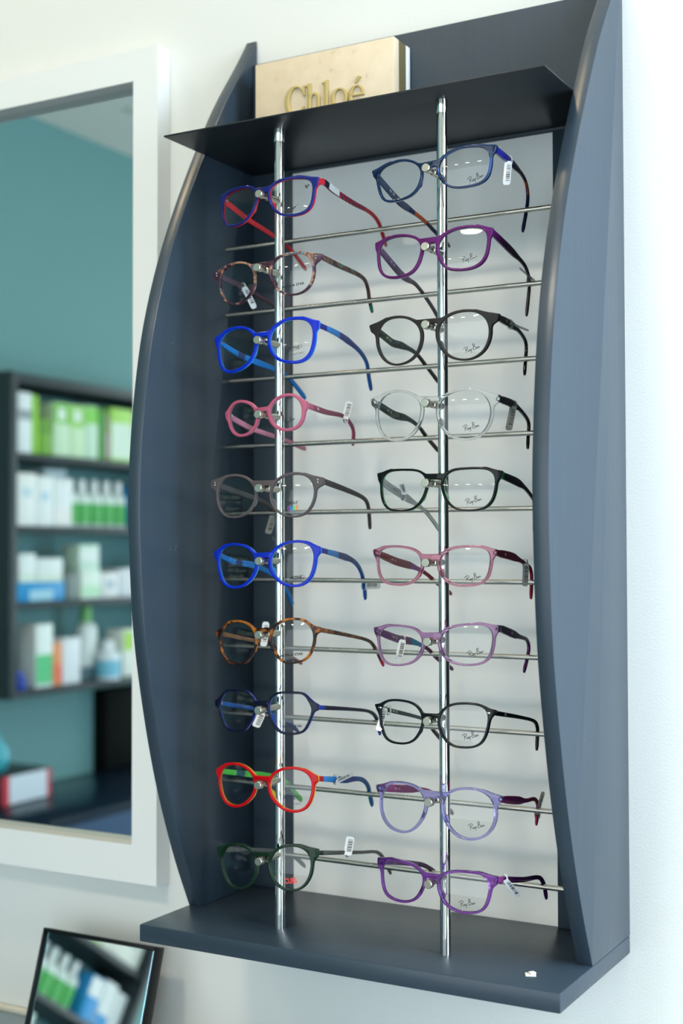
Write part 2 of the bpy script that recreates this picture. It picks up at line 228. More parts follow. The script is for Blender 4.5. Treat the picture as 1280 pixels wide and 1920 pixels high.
"L10":{"O":[109.12,-163.0,78.53],"rot":[0.72,-4.23,-4.69],"k":2.357,"c":[28.45,-15.51],"r":[20.2,20.6,21.0,21.4,21.8,22.1,22.3,22.4,22.3,22.2,21.9,21.6,21.2,20.7,20.3,20.0,19.7,19.5,19.4,19.3,19.3,19.3,19.4,19.5,19.6,19.8,20.0,20.2,20.3,20.5,20.6,20.7,20.8,20.8,20.7,20.6,20.3,20.1,19.8,19.6,19.5,19.4,19.3,19.3,19.4,19.4,19.5,19.5,19.5,19.5,19.5,19.4,19.4,19.4,19.5,19.5,19.6,19.7,19.8,19.8,19.8,19.8,19.8,19.7,19.6,19.5,19.5,19.5,19.5,19.6,19.7,19.9],"tip":[[56.6,1.6],[55.7,-5.9]],"br":[-1.5,-7.9],"rim":[2.77,2.17,2.57,2.17],"tR":[[55.4,16.2,-2.4],[60.3,85.0,-10.4],[62.4,113.1,-13.2],[63.0,125.7,-18.4],[63.0,135.6,-28.1],[62.8,145.3,-38.8]],"tL":[[-53.0,17.6,-0.5],[-47.3,58.2,-6.8],[-40.7,106.0,-14.5],[-38.3,126.4,-22.3],[-36.8,144.0,-34.3]],"cap":[113.0,-175.9,71.1],"tx":[[28.7,-27.3],[28.9,-21.6]],"tg":[{"side":"R","a":[170.5,-99.9,86.1],"b":[170.5,-106.4,69.5],"w":16,"col":"white","at":[167.5,-100.3,71.0]}]},
"R1":{"O":[286.76,-163.0,711.58],"rot":[-1.7,3.19,-2.24],"k":2.036,"c":[32.67,-10.09],"r":[23.0,23.4,23.8,24.2,24.5,24.4,24.0,23.2,22.2,21.0,20.0,19.1,18.3,17.7,17.3,16.9,16.7,16.5,16.5,16.5,16.5,16.7,16.9,17.2,17.6,18.0,18.5,19.2,19.8,20.6,21.4,22.2,22.9,23.4,23.6,23.5,23.3,22.9,22.5,22.1,21.7,21.3,20.9,20.5,20.0,19.5,19.0,18.5,18.0,17.6,17.2,16.9,16.7,16.6,16.6,16.6,16.8,17.1,17.5,18.1,18.7,19.5,20.2,21.0,21.6,22.1,22.4,22.5,22.5,22.5,22.6,22.7],"tip":[[63.3,4.8],[61.0,-1.8]],"br":[0.5,-5.8],"rim":[2.14,2.14,2.33,2.33],"tR":[[59.2,19.9,4.6],[52.6,67.3,0.8],[47.3,105.1,-3.9],[45.1,117.5,-14.1],[44.9,114.4,-28.8],[46.0,96.3,-56.1]],"tL":[[-59.7,18.9,-2.6],[-57.5,45.4,-16.8],[-55.8,65.0,-22.6],[-53.7,88.4,-29.3],[-51.9,109.4,-38.3],[-49.6,136.4,-49.7]],"cap":[287.7,-171.9,704.1],"tx":[[42.6,-21.5]],"tg":[{"side":"R","a":[345.3,-118.0,714.6],"b":[345.3,-123.5,691.5],"w":13,"col":"white","at":[342.3,-107.8,718.5]}]},
"R2":{"O":[287.25,-163.0,643.26],"rot":[0.4,-5.06,-0.36],"k":1.876,"c":[31.03,-12.64],"r":[21.8,22.1,22.5,23.0,23.6,24.0,24.3,24.2,23.8,23.1,22.2,21.3,20.5,19.8,19.2,18.8,18.4,18.1,17.9,17.8,17.8,17.9,18.1,18.3,18.6,19.1,19.6,20.2,20.8,21.5,22.1,22.5,22.7,22.7,22.5,22.1,21.8,21.5,21.2,21.0,20.9,20.8,20.8,20.8,20.7,20.6,20.4,20.1,19.7,19.4,19.0,18.7,18.5,18.4,18.3,18.4,18.6,18.8,19.1,19.5,19.9,20.3,20.7,21.1,21.4,21.6,21.7,21.7,21.7,21.6,21.6,21.6],"tip":[[58.3,3.7],[57.5,-2.7]],"br":[0.2,-5.4],"rim":[2.33,2.43,2.52,2.72],"tR":[[56.1,16.7,3.4],[54.5,64.0,-1.8],[53.4,98.4,-5.2],[52.9,111.4,-16.0],[52.9,109.6,-33.6],[53.0,105.4,-51.1]],"tL":[[-56.2,17.9,-2.0],[-55.7,52.1,-11.5],[-55.4,70.8,-13.8],[-55.1,90.3,-14.4],[-54.7,121.5,-25.2],[-54.3,145.1,-36.9]],"cap":[287.7,-174.1,633.1],"tx":[[37.4,-22.4]],"tg":[{"side":"R","a":[342.5,-86.3,624.1],"b":[342.5,-46.9,618.6],"w":4,"col":"clear","at":[339.5,-53.0,617.8]}]},
"R3":{"O":[285.85,-163.0,569.6],"rot":[-0.29,4.66,0.23],"k":2.002,"c":[31.87,-16.61],"r":[22.9,23.1,23.4,23.7,23.9,24.1,24.2,24.1,24.0,23.7,23.4,22.9,22.4,22.0,21.5,21.1,20.8,20.6,20.5,20.4,20.4,20.5,20.7,20.9,21.2,21.5,21.9,22.2,22.6,22.9,23.2,23.4,23.4,23.4,23.2,22.9,22.6,22.3,22.0,21.7,21.5,21.3,21.2,21.1,21.0,20.9,20.8,20.7,20.6,20.4,20.3,20.3,20.2,20.3,20.4,20.5,20.7,20.9,21.1,21.2,21.4,21.6,21.7,21.8,21.9,22.0,22.1,22.1,22.2,22.3,22.5,22.7],"tip":[[64.9,0.1],[62.8,-6.0]],"br":[0.6,-6.2],"rim":[2.33,1.94,2.71,2.91],"tR":[[61.8,12.0,-3.2],[55.2,62.7,-6.1],[51.0,95.1,-12.0],[48.8,111.3,-20.3],[49.3,106.7,-35.3],[50.0,101.0,-50.1]],"tL":[[-60.9,24.4,-6.9],[-59.1,44.4,-14.5],[-57.8,60.5,-16.3],[-55.7,84.6,-21.9],[-53.9,103.8,-33.7],[-51.6,128.3,-50.5]],"cap":[287.7,-174.3,563.3],"tx":[[39.3,-28.7]],"tg":[{"side":"R","a":[345.5,-115.7,568.0],"b":[345.5,-72.2,567.4],"w":4,"col":"clear","at":[342.5,-109.3,568.2]}]},
"R4":{"O":[286.72,-163.0,500.4],"rot":[-0.34,1.0,1.89],"k":1.966,"c":[32.41,-16.39],"r":[23.3,23.5,23.7,23.9,24.0,24.1,24.2,24.1,24.1,23.9,23.7,23.4,23.0,22.6,22.2,21.9,21.6,21.4,21.2,21.2,21.2,21.3,21.4,21.7,21.9,22.3,22.7,23.1,23.6,24.0,24.3,24.4,24.3,24.1,23.7,23.3,22.9,22.5,22.2,22.0,21.8,21.6,21.5,21.5,21.4,21.4,21.4,21.3,21.2,21.1,21.1,21.0,21.1,21.1,21.2,21.4,21.5,21.8,22.0,22.2,22.4,22.6,22.8,22.9,22.9,22.9,22.9,22.9,22.9,22.9,23.0,23.2],"tip":[[64.2,0.3],[62.9,-5.9]],"br":[0.3,-5.6],"rim":[2.13,1.94,2.52,2.9],"tR":[[60.7,19.2,-1.1],[56.4,57.0,-4.0],[53.0,87.7,-8.6],[50.4,112.0,-16.9],[51.1,109.6,-28.7],[51.8,107.1,-42.4]],"tL":[[-60.9,22.8,-6.0],[-58.9,46.3,-12.3],[-57.0,70.7,-14.3],[-55.4,90.7,-20.2],[-53.7,107.9,-30.7],[-51.6,130.8,-43.3]],"cap":[287.7,-175.4,493.5],"tx":[[39.1,-27.6]],"tg":[{"side":"R","a":[345.8,-111.2,493.0],"b":[345.8,-123.0,470.3],"w":12,"col":"grey","at":[342.8,-101.6,494.9]}]},
"R5":{"O":[291.33,-163.0,431.89],"rot":[0.1,-5.22,0.6],"k":1.921,"c":[31.9,-14.61],"r":[22.9,23.3,23.7,24.2,24.8,25.3,25.5,25.3,24.6,23.6,22.5,21.3,20.3,19.5,18.8,18.3,17.9,17.7,17.5,17.5,17.7,17.9,18.3,18.8,19.5,20.3,21.2,22.1,22.9,23.6,24.1,24.3,24.3,24.0,23.6,23.1,22.6,22.1,21.7,21.4,21.1,20.8,20.6,20.4,20.2,19.9,19.7,19.4,19.1,18.8,18.5,18.2,18.0,17.9,17.8,17.9,18.1,18.3,18.7,19.2,19.8,20.4,21.0,21.5,21.9,22.2,22.3,22.4,22.5,22.5,22.6,22.7],"tip":[[61.8,1.7],[59.8,-5.0]],"br":[-0.5,-5.8],"rim":[1.93,1.74,2.31,2.31],"tR":[[58.7,16.7,0.0],[55.7,65.4,-2.3],[53.7,98.0,-8.6],[52.9,111.7,-15.0],[53.1,112.6,-27.5],[53.6,108.5,-40.5]],"tL":[[-58.9,22.6,-6.8],[-57.8,59.2,-13.5],[-57.2,80.3,-17.3],[-56.5,106.9,-23.8],[-55.3,145.0,-42.3]],"cap":[287.7,-175.7,422.5],"tx":[[36.9,-24.8]],"tg":[{"side":"L","a":[236.2,-119.0,425.9],"b":[236.2,-112.3,416.2],"w":9,"col":"white","at":[233.2,-108.8,414.6]}]},
"R6":{"O":[286.55,-163.0,359.75],"rot":[0.23,-2.25,0.09],"k":1.752,"c":[31.84,-10.38],"r":[22.3,22.7,23.2,23.8,24.4,24.8,24.9,24.3,23.2,21.9,20.6,19.5,18.6,17.9,17.3,16.8,16.4,16.2,16.0,16.0,16.0,16.2,16.4,16.7,17.2,17.8,18.4,19.1,20.0,20.8,21.6,22.2,22.7,23.0,23.0,22.9,22.6,22.2,21.7,21.3,20.8,20.5,20.1,19.7,19.3,18.9,18.4,18.0,17.5,17.2,16.8,16.6,16.4,16.3,16.2,16.2,16.4,16.6,16.9,17.3,17.9,18.5,19.2,20.0,20.7,21.2,21.6,21.8,21.9,21.9,22.0,22.1],"tip":[[61.4,4.1],[59.5,-1.2]],"br":[-0.0,-6.3],"rim":[2.12,2.12,2.31,2.7],"tR":[[58.7,11.0,2.6],[56.5,55.7,-0.6],[54.7,91.0,-5.8],[53.8,108.5,-11.3],[53.8,110.4,-24.3],[53.9,109.0,-38.4]],"tL":[[-58.0,14.1,1.9],[-54.6,41.5,-5.5],[-51.1,69.9,-9.4],[-48.2,93.6,-15.5],[-45.8,113.2,-23.9],[-42.3,141.3,-35.0]],"cap":[287.7,-175.7,352.1],"tx":[[39.8,-20.8]],"tg":[{"side":"R","a":[343.8,-77.0,350.8],"b":[343.8,-80.0,329.7],"w":11,"col":"grey","at":[340.8,-71.5,350.0]}]},
"R7":{"O":[286.68,-163.0,290.22],"rot":[-0.6,-3.83,-2.4],"k":2.227,"c":[32.41,-11.22],"r":[22.8,23.2,23.7,24.3,24.9,25.3,25.4,24.9,23.9,22.8,21.5,20.4,19.4,18.6,17.9,17.3,16.9,16.6,16.4,16.4,16.4,16.6,16.8,17.2,17.7,18.3,19.0,19.8,20.6,21.5,22.3,22.9,23.4,23.6,23.6,23.4,23.0,22.6,22.2,21.8,21.4,21.0,20.5,20.1,19.6,19.1,18.6,18.1,17.7,17.3,17.0,16.8,16.7,16.7,16.7,16.8,17.0,17.3,17.7,18.2,18.7,19.4,20.1,20.8,21.4,21.9,22.1,22.3,22.3,22.3,22.4,22.5],"tip":[[62.8,5.2],[60.5,-0.9]],"br":[-0.1,-5.4],"rim":[2.12,1.93,2.31,2.7],"tR":[[58.6,21.3,2.4],[51.3,80.1,-3.6],[48.1,106.3,-6.1],[46.6,116.3,-13.0],[47.0,109.9,-24.0],[47.9,99.1,-36.3]],"tL":[[-59.1,17.5,-0.2],[-56.0,44.6,-4.8],[-53.0,69.7,-7.3],[-50.1,95.8,-13.8],[-48.2,115.0,-23.9],[-45.3,142.9,-34.3]],"cap":[287.7,-173.0,282.3],"tx":[[41.0,-18.6]],"tg":[{"side":"L","a":[235.6,-115.7,278.9],"b":[235.6,-125.8,259.7],"w":13,"col":"white","at":[232.6,-109.5,278.7]}]},
"R8":{"O":[286.17,-163.0,218.69],"rot":[-0.08,-4.78,-0.58],"k":1.898,"c":[30.49,-9.37],"r":[21.1,21.5,22.0,22.7,23.3,23.9,24.3,24.3,23.9,23.2,22.3,21.4,20.5,19.8,19.2,18.7,18.4,18.1,18.0,17.9,18.0,18.2,18.4,18.8,19.2,19.6,20.1,20.6,21.0,21.4,21.7,22.0,22.1,22.1,22.0,21.8,21.5,21.2,20.8,20.5,20.3,20.1,20.0,19.9,19.9,19.8,19.6,19.4,19.2,19.0,18.7,18.5,18.3,18.2,18.1,18.2,18.3,18.6,18.9,19.3,19.7,20.1,20.4,20.7,20.8,20.8,20.7,20.6,20.5,20.5,20.6,20.8],"tip":[[59.8,5.0],[57.1,-0.3]],"br":[-0.4,-4.5],"rim":[2.11,1.92,2.11,2.11],"tR":[[57.1,13.9,2.2],[57.8,68.9,-2.8],[58.2,102.3,-7.1],[58.2,112.1,-13.8],[58.1,111.9,-23.7],[58.0,111.3,-34.5]],"tL":[[-56.0,27.8,-0.4],[-53.0,92.1,-9.5],[-52.3,109.1,-15.3],[-52.0,117.3,-21.7],[-50.9,144.3,-36.2]],"cap":[287.7,-174.1,212.4],"tx":[[37.5,-18.5]],"tg":[{"side":"L","a":[233.2,-147.6,218.3],"b":[233.2,-161.4,199.0],"w":11,"col":"white","at":[230.2,-135.3,215.4]}]},
"R9":{"O":[289.01,-163.0,149.31],"rot":[-0.69,-2.95,-0.19],"k":1.935,"c":[32.2,-16.6],"r":[23.0,23.2,23.4,23.6,23.8,24.0,24.1,24.1,24.0,23.7,23.4,23.0,22.5,22.1,21.7,21.3,21.0,20.8,20.7,20.7,20.8,20.9,21.2,21.6,22.0,22.4,22.9,23.3,23.7,24.0,24.1,24.1,23.9,23.6,23.2,22.7,22.2,21.7,21.2,20.9,20.6,20.4,20.2,20.1,20.1,20.1,20.2,20.3,20.4,20.5,20.6,20.6,20.6,20.7,20.7,20.8,20.9,21.0,21.2,21.4,21.6,21.8,22.0,22.2,22.4,22.5,22.6,22.6,22.7,22.7,22.8,22.9],"tip":[[62.6,0.2],[60.4,-5.5]],"br":[0.5,-5.6],"rim":[2.11,2.11,2.49,2.88],"tR":[[59.4,17.8,-3.7],[56.2,73.8,-10.8],[54.6,100.7,-12.4],[54.0,112.3,-18.7],[54.0,111.0,-27.9],[54.2,108.2,-37.3]],"tL":[[-60.1,6.3,-1.9],[-55.3,44.1,-6.1],[-49.9,87.1,-11.6],[-47.4,107.1,-20.3],[-44.0,135.7,-39.1]],"cap":[287.7,-171.9,141.1],"tx":[[39.9,-26.8]],"tg":[{"side":"R","a":[347.5,-46.4,135.8],"b":[347.5,-63.4,117.8],"w":7,"col":"grey","at":[344.5,-54.2,115.9]}]},
"R10":{"O":[286.34,-163.0,78.28],"rot":[-1.79,-4.28,1.42],"k":2.332,"c":[30.53,-12.66],"r":[21.4,21.8,22.3,23.0,23.6,24.1,24.3,24.1,23.3,22.1,20.9,19.7,18.8,18.0,17.3,16.8,16.5,16.2,16.0,16.0,16.0,16.2,16.5,16.9,17.4,18.0,18.7,19.5,20.3,21.2,21.9,22.5,22.9,22.9,22.5,22.0,21.5,20.9,20.4,20.0,19.7,19.4,19.2,18.9,18.6,18.2,17.9,17.5,17.2,16.9,16.7,16.5,16.4,16.3,16.4,16.4,16.6,16.8,17.1,17.5,18.0,18.6,19.3,19.9,20.4,20.8,20.9,21.0,21.0,21.0,21.0,21.2],"tip":[[59.7,3.8],[59.1,-3.7]],"br":[-0.8,-7.0],"rim":[2.49,2.3,2.49,2.68],"tR":[[58.2,22.4,-0.7],[59.4,66.2,-6.3],[60.3,101.2,-8.9],[60.8,114.3,-17.9],[61.0,117.1,-24.1],[61.3,120.5,-30.9]],"tL":[[-57.1,24.7,-1.4],[-54.2,80.1,-10.2],[-53.3,96.7,-14.7],[-52.4,111.2,-21.2],[-50.8,138.2,-38.7]],"cap":[287.7,-173.4,69.9],"tx":[[34.5,-22.4]],"tg":[{"side":"R","a":[348.5,-144.5,75.8],"b":[348.5,-113.6,54.5],"w":10,"col":"white","at":[345.5,-137.1,73.4]}]}}

# ------------------------------------------------------------------ setting materials
q = NT('wall_paint'); q.set(Base_Color=lin((226, 226, 221)), Roughness=.75); bumpy(q, 420, .25, .0008, detail=4); M_WALL = q.m
q = NT('teal_paint'); q.set(Base_Color=lin((112, 158, 158)), Roughness=.7); bumpy(q, 200, .15, .001); M_TEAL = q.m
M_CEIL = mat('ceiling_paint', (232, 230, 222), .85)
q = NT('floor_tile'); q.set(Roughness=.35)
tc = q.new('ShaderNodeTexCoord'); br = q.new('ShaderNodeTexBrick'); br.inputs['Color1'].default_value = lin((150, 148, 142)); br.inputs['Color2'].default_value = lin((158, 155, 150)); br.inputs['Mortar'].default_value = lin((110, 108, 104)); br.inputs['Scale'].default_value = 1.6; br.offset = 0
q.link(tc.outputs['Object'], br.inputs['Vector']); q.link(br.outputs['Color'], q.b.inputs['Base Color']); M_FLOOR = q.m
M_WHITE = mat('white_lacquer', (235, 236, 233), .38)
def painted_wood(name, col, rough, stretch, bstr):
    q = NT(name); tc = q.new('ShaderNodeTexCoord'); mp = q.new('ShaderNodeMapping'); mp.inputs['Scale'].default_value = stretch
    gr = q.new('ShaderNodeTexNoise'); gr.inputs['Scale'].default_value = 9; gr.inputs['Detail'].default_value = 5; gr.inputs['Distortion'].default_value = .6
    q.link(tc.outputs['Object'], mp.inputs[0]); q.link(mp.outputs[0], gr.inputs['Vector'])
    c = [min(255, v*1.025) for v in col]; d = [v*.975 for v in col]
    base = ramp(q, gr.outputs['Fac'], [(.35, d), (.65, c)])
    fl = q.new('ShaderNodeTexNoise'); fl.inputs['Scale'].default_value = 260; fl.inputs['Detail'].default_value = 1; q.link(tc.outputs['Object'], fl.inputs['Vector'])
    fl2 = q.new('ShaderNodeTexNoise'); fl2.inputs['Scale'].default_value = 23; q.link(tc.outputs['Object'], fl2.inputs['Vector'])
    mu = q.new('ShaderNodeMath', operation='MULTIPLY'); q.link(fl.outputs['Fac'], mu.inputs[0]); q.link(fl2.outputs['Fac'], mu.inputs[1])
    ck = ramp(q, mu.outputs[0], [(.515, (0, 0, 0)), (.53, (150, 150, 150))])
    mx = q.new('ShaderNodeMixRGB'); q.link(ck, mx.inputs[0]); q.link(base, mx.inputs[1]); mx.inputs[2].default_value = lin((168, 172, 170))
    q.link(mx.outputs[0], q.b.inputs['Base Color']); q.set(Roughness=rough)
    bp = q.new('ShaderNodeBump'); bp.inputs['Strength'].default_value = bstr; bp.inputs['Distance'].default_value = .0006
    q.link(gr.outputs['Fac'], bp.inputs['Height']); q.link(bp.outputs[0], q.b.inputs['Normal']); return q.m
SLATE = (44, 58, 70)
M_SIDE = painted_wood('slate_painted_panel', SLATE, .30, (14, 14, .8), .18)
M_HEAD = painted_wood('slate_painted_back', SLATE, .55, (14, 14, .8), .18)
M_SHELF = painted_wood('slate_painted_shelf', SLATE, .34, (1.1, 9, 14), .38)
M_CANOPY = mat('slate_sheet', (28, 33, 37), .36, spec=.3)
M_CHROME = mat('chrome', (225, 226, 224), .07, metal=1)
M_STEEL = mat('brushed_steel', (196, 194, 186), .24, metal=1)
M_PEG = mat('peg_nickel', (188, 184, 170), .27, metal=1)
M_RUB = mat('black_rubber', (22, 22, 22), .5)
q = NT('mirror_silver'); q.set(Base_Color=(.82, .90, .90, 1), Metallic=1, Roughness=0.0); M_MIRROR = q.m
M_BLACK = mat('black_plastic', (11, 11, 13), .3, spec=.25)
M_DARK = mat('dark_shelf', (46, 56, 60), .45)

# ------------------------------------------------------------------ room shell
T = .12
def slab(name, x0, x1, y0, y1, z0, z1, m): return struct(box(name, x0, x1, y0, y1, z0, z1, m, bev=0))
slab('wall_back', XL-T, XR+T, 0, T, FLOOR, CEIL, M_WALL)
slab('wall_left', XL-T, XL, YF, 0, FLOOR, CEIL, M_TEAL)
slab('wall_front', XL-T, XR+T, YF-T, YF, FLOOR, CEIL, M_WALL)
bm = bmesh.new()
for a in ((YF, FILL_WIN[0], FLOOR, CEIL), (FILL_WIN[1], WIN[0], FLOOR, CEIL), (WIN[1], 0, FLOOR, CEIL), (WIN[0], WIN[1], FLOOR, WIN[2]), (WIN[0], WIN[1], WIN[3], CEIL), (FILL_WIN[0], FILL_WIN[1], FLOOR, FILL_WIN[2]), (FILL_WIN[0], FILL_WIN[1], FILL_WIN[3], CEIL)): add_box(bm, XR, XR+T, a[0], a[1], a[2], a[3])
struct(bm_obj('wall_right', bm, M_WALL))
slab('floor', XL-T, XR+T, YF-T, T, FLOOR-.1, FLOOR, M_FLOOR)
slab('ceiling', XL-T, XR+T, YF-T, T, CEIL, CEIL+.1, M_CEIL)
for wi, (y0, y1, z0, z1) in enumerate((WIN, FILL_WIN)):
    bm = bmesh.new()
    for a in ((y0, y1, z0, z0+.04), (y0, y1, z1-.04, z1), (y0, y0+.04, z0+.04, z1-.04), (y1-.04, y1, z0+.04, z1-.04)) + (((y0+y1)/2-.02, (y0+y1)/2+.02, z0+.04, z1-.04),)*wi: add_box(bm, XR+.02, XR+.08, *a)
    struct(bm_obj('window_%d' % (wi+1), bm, M_WHITE))  # the second frame trims the added fill opening

# ------------------------------------------------------------------ ceiling downlights
M_LAMP = NT('lamp_glow').set(Emission_Color=(1, .90, .76, 1), Emission_Strength=38*PW_SPOT).m
WARM = (1.0, .76, .42); M_WARMLAMP = NT('warm_lamp_glow').set(Emission_Color=(1, .78, .46, 1), Emission_Strength=80*PW_SPOT).m; M_LOUVRE = mat('unlit_lamp', (215, 205, 180), .3)
spots = [(-2.45, -2.95, 0, 'unlit, by the teal wall'), (-.97, -.54, 2, 'left of the display, close to the wall'), (-.08, -.54, 2, 'right above the display, close to the wall'), (.8, -.5, 1, 'right of the display, close to the wall'),
         (-1.1, -1.9, 8, 'middle of the shop, left one'), (.05, -1.9, 62, 'middle of the shop, centre one, added to brighten the display'), (.75, -1.9, 10, 'middle of the shop, right one')]
spots += [(-2.35+.55*i, -5.8, 5, 'far row at the shop front, number %d from the teal wall' % (i+1)) for i in range(6)]
for i, (x, y, p, where) in enumerate(spots):
    t = thing('downlight', 'round recessed ceiling downlight, ' + where, 'light', (x, y, CEIL), 'recessed ceiling downlights')
    bm = bmesh.new(); rr_ = .092 if y < -4 else (.06 if p > 1 else .04); add_lathe(bm, (0, 0, 0), (0, 0, -1), [(0, rr_*1.2), (.004, rr_*1.2), (.006, rr_*1.12), (.006, rr_*1.02), (.003, rr_)], 32); bm_obj('trim_ring', bm, M_WHITE, t, 40)
    bm = bmesh.new(); add_cyl(bm, (0, 0, -.003), (0, 0, -.0055), rr_*.97, n=28); bm_obj('lamp', bm, (M_WARMLAMP if y > -1 else M_LAMP) if p else M_LOUVRE, t)
    if not p: continue
    l = bpy.data.lights.new('downlight_beam', 'SPOT'); l.energy = p*PW_SPOT; l.color = WARM if y > -1 else (1.0, .90, .74); l.spot_size = R(125 if y > -1 else 150); l.spot_blend = .8; l.shadow_soft_size = .07 if y > -1 or y < -4 else .22
    o = bpy.data.objects.new('downlight_beam', l); COL.objects.link(o); o.parent = t; o.location = (0, 0, -.02)
    if p > 50:                                   # added narrow beam that brightens only the display interior
        o.rotation_euler = (Vector((.20, 0, .40))-Vector((x, y, CEIL))).to_track_quat('-Z', 'Y').to_euler(); l.spot_size = R(27); l.spot_blend = .75

# ------------------------------------------------------------------ display unit
W, TP, ZT = .4011, .0145, .7749
X1, X2, YP, YRD = .113, .2877, -.1364, -.060
ZR = [.6838, .6135, .5428, .4728, .4022, .3328, .2626, .1919, .1210, .0510]
unit = thing('eyewear_display', 'wall-mounted slate-grey eyewear display with curved side panels and chrome rods', 'display rack', (0, 0, 0))
prof = [(0, .9290), (-.0010, .9268), (-.0068, .9180), (-.0268, .8899), (-.0665, .8355), (-.1008, .7777), (-.1337, .717), (-.1633, .6537), (-.1866, .5857), (-.2, .521), (-.2074, .4578), (-.2097, .4059), (-.207, .3439), (-.201, .2817), (-.1899, .2238), (-.1735, .1593), (-.155, .1038), (-.1325, .0491), (-.1084, 0)]
pc = np.vstack([[prof[0]], catmull(prof[1:], 4), [[0, 0]]]); pc[:, 0] = np.minimum(pc[:, 0], 0)
def side_panel(x0, x1):
    bm = bmesh.new(); A = [bm.verts.new((x0, p[0], p[1])) for p in pc]; B = [bm.verts.new((x1, p[0], p[1])) for p in pc]
    n = len(pc); fa = bm.faces.new(A); fb = bm.faces.new(B[::-1])
    for i in range(n): bm.faces.new((A[i], A[(i+1) % n], B[(i+1) % n], B[i]))
    es = [e for e in bm.edges if (len(set(round(v.co.x, 5) for v in e.verts)) == 1)]
    bmesh.ops.recalc_face_normals(bm, faces=bm.faces)
    bmesh.ops.bevel(bm, geom=es, offset=.0009, segments=2, affect='EDGES', profile=.5)
    o = bm_obj('side_panel', bm, M_SIDE, unit, 32); return o
side_panel(-TP, 0); side_panel(W, W+TP)
box('bottom_shelf', -.0146, W+TP, -.1906, 0, -.0169, 0, M_SHELF, unit, .0016)
box('canopy', 0.0002, W-.0002, -.1728, -.0088, ZT, ZT+.0018, M_CANOPY, unit, .0005)
box('back_stile', 0, .0481, -.0088, 0, 0, .7724, M_HEAD, unit, .0006); box('back_stile', .3472, W, -.0088, 0, 0, .7724, M_HEAD, unit, .0006)
box('header_board', 0, W, -.0088, 0, .7724, .8992, M_HEAD, unit, .0006)
box('backing_panel', .0479, .3474, -.0040, 0, 0, .7724, mat('white_backing', (246, 246, 243), .6), unit, 0)
for z in ZR:
    bm = bmesh.new(); add_cyl(bm, (0, YRD, z), (W, YRD, z), .0025, n=16)
    bm_obj('rail', bm, M_STEEL, unit, 40)
# poles with the pegs the glasses hang on
for px, nm in ((X1, 'L'), (X2, 'R')):
    bm = bmesh.new(); add_cyl(bm, (px, YP, 0), (px, YP, ZT), .0048, n=32); add_lathe(bm, (px, YP, ZT), (0, 0, -1), [(0, .0052), (.012, .0052), (.0125, .0049)], 32)
    pole = bm_obj('pole', bm, M_CHROME, unit, 40)
    for i in range(1, 11):
        cx, cy, cz = [v/1000 for v in DATA[nm+str(i)]['cap']]
        bm = bmesh.new(); p = (px, cy, cz)
        add_lathe(bm, p, (0, 1, 0), [(0, .0035), (.0004, .0039), (.0009, .0040), (.0062, .0040), (.0066, .0037)], 28)
        add_lathe(bm, (px, cy+.0066, cz), (0, 1, 0), [(0, .0024), (.0016, .0024)], 20, 1)
        add_lathe(bm, (px, cy+.0082, cz), (0, 1, 0), [(0, .0029), (.0018, .0029), (.0022, .0023), (.0074, .0023), (.0078, .0032), (YP-.003-cy-.0082, .0032)], 24)
        add_lathe(bm, (px, YP+.0046, cz), (0, 1, 0), [(0, .0028), (.0012, .0026), (.0024, .0016)], 16)
        bm_obj('peg', bm, None, pole, 40, mats=[M_PEG, M_RUB])
# paper scrap on the shelf
bm = bmesh.new(); add_box(bm, -.0045, .0045, -.0045, .004, 0, .0012, .0003, M=Matrix.Rotation(R(25), 4, 'Z')); add_box(bm, -.001, .004, -.003, .002, .0012, .0028, .0004, M=Matrix.Rotation(R(50), 4, 'Z'))
o = bm_obj('paper_scrap', bm, mat('scrap_paper', (225, 222, 214), .8), None, 40); o.location = (.3765, -.1565, 0); tag(o, 'small torn white paper scrap lying on the bottom shelf near its right end', 'scrap')

# ------------------------------------------------------------------ brand sign on the canopy
sg = thing('sign_block', 'cream stone-look sign block with raised gold letters standing on the canopy', 'sign', (0, 0, ZT+.0018))
q = NT('cream_stone'); tc = q.new('ShaderNodeTexCoord'); n1 = q.new('ShaderNodeTexNoise'); n1.inputs['Scale'].default_value = 70; n1.inputs['Detail'].default_value = 6
q.link(tc.outputs['Object'], n1.inputs['Vector']); q.link(ramp(q, n1.outputs['Fac'], [(.3, (192, 172, 144)), (.37, (214, 195, 166)), (.7, (220, 203, 176))]), q.b.inputs['Base Color']); q.set(Roughness=.55); M_STONE = q.m
M_GOLD = mat('gold_paint', (190, 168, 108), .42, metal=.35); M_OLIVE = mat('bronze_edge', (122, 112, 78), .4, metal=.3)
SX0, SX1, SZ = .0279, .1937, .8822-ZT-.0018
box('front_panel', SX0, SX1, -.0473, -.0353, 0, SZ, M_STONE, sg, .0008); box('bronze_core', SX0, SX1-.0002, -.0353, -.0194, 0, SZ-.0006, M_OLIVE, sg, 0); box('back_panel', SX0, SX1, -.0194, -.0096, 0, SZ, M_WHITE, sg, .001)
def letter(F, xs, zs, x, z, nm):
    loops = [resample(L, .25, 1) for L in trace(F, xs, zs)]
    V, Fc = extrude_loops(loops, 2.2, .35, 1)
    V = np.stack([V[:, 0]+x, -V[:, 2]-49.4, V[:, 1]+z], 1)/1000
    return mesh_obj(nm, V, Fc, M_GOLD, sg, smooth=40)
xs = np.arange(-4, 34, .25); zs = np.arange(-6, 36, .25); X, Z = np.meshgrid(xs, zs, indexing='ij')
ell = lambda cx, cz, a, b: (np.sqrt(((X-cx)/a)**2+((Z-cz)/b)**2)-1)*min(a, b)
ZB = 819.0-776.7            # baseline above the canopy (mm)
bxf = lambda x0, x1, z0, z1: sd_box(X, Z, (x0+x1)/2, (z0+z1)/2, (x1-x0)/2, (z1-z0)/2)
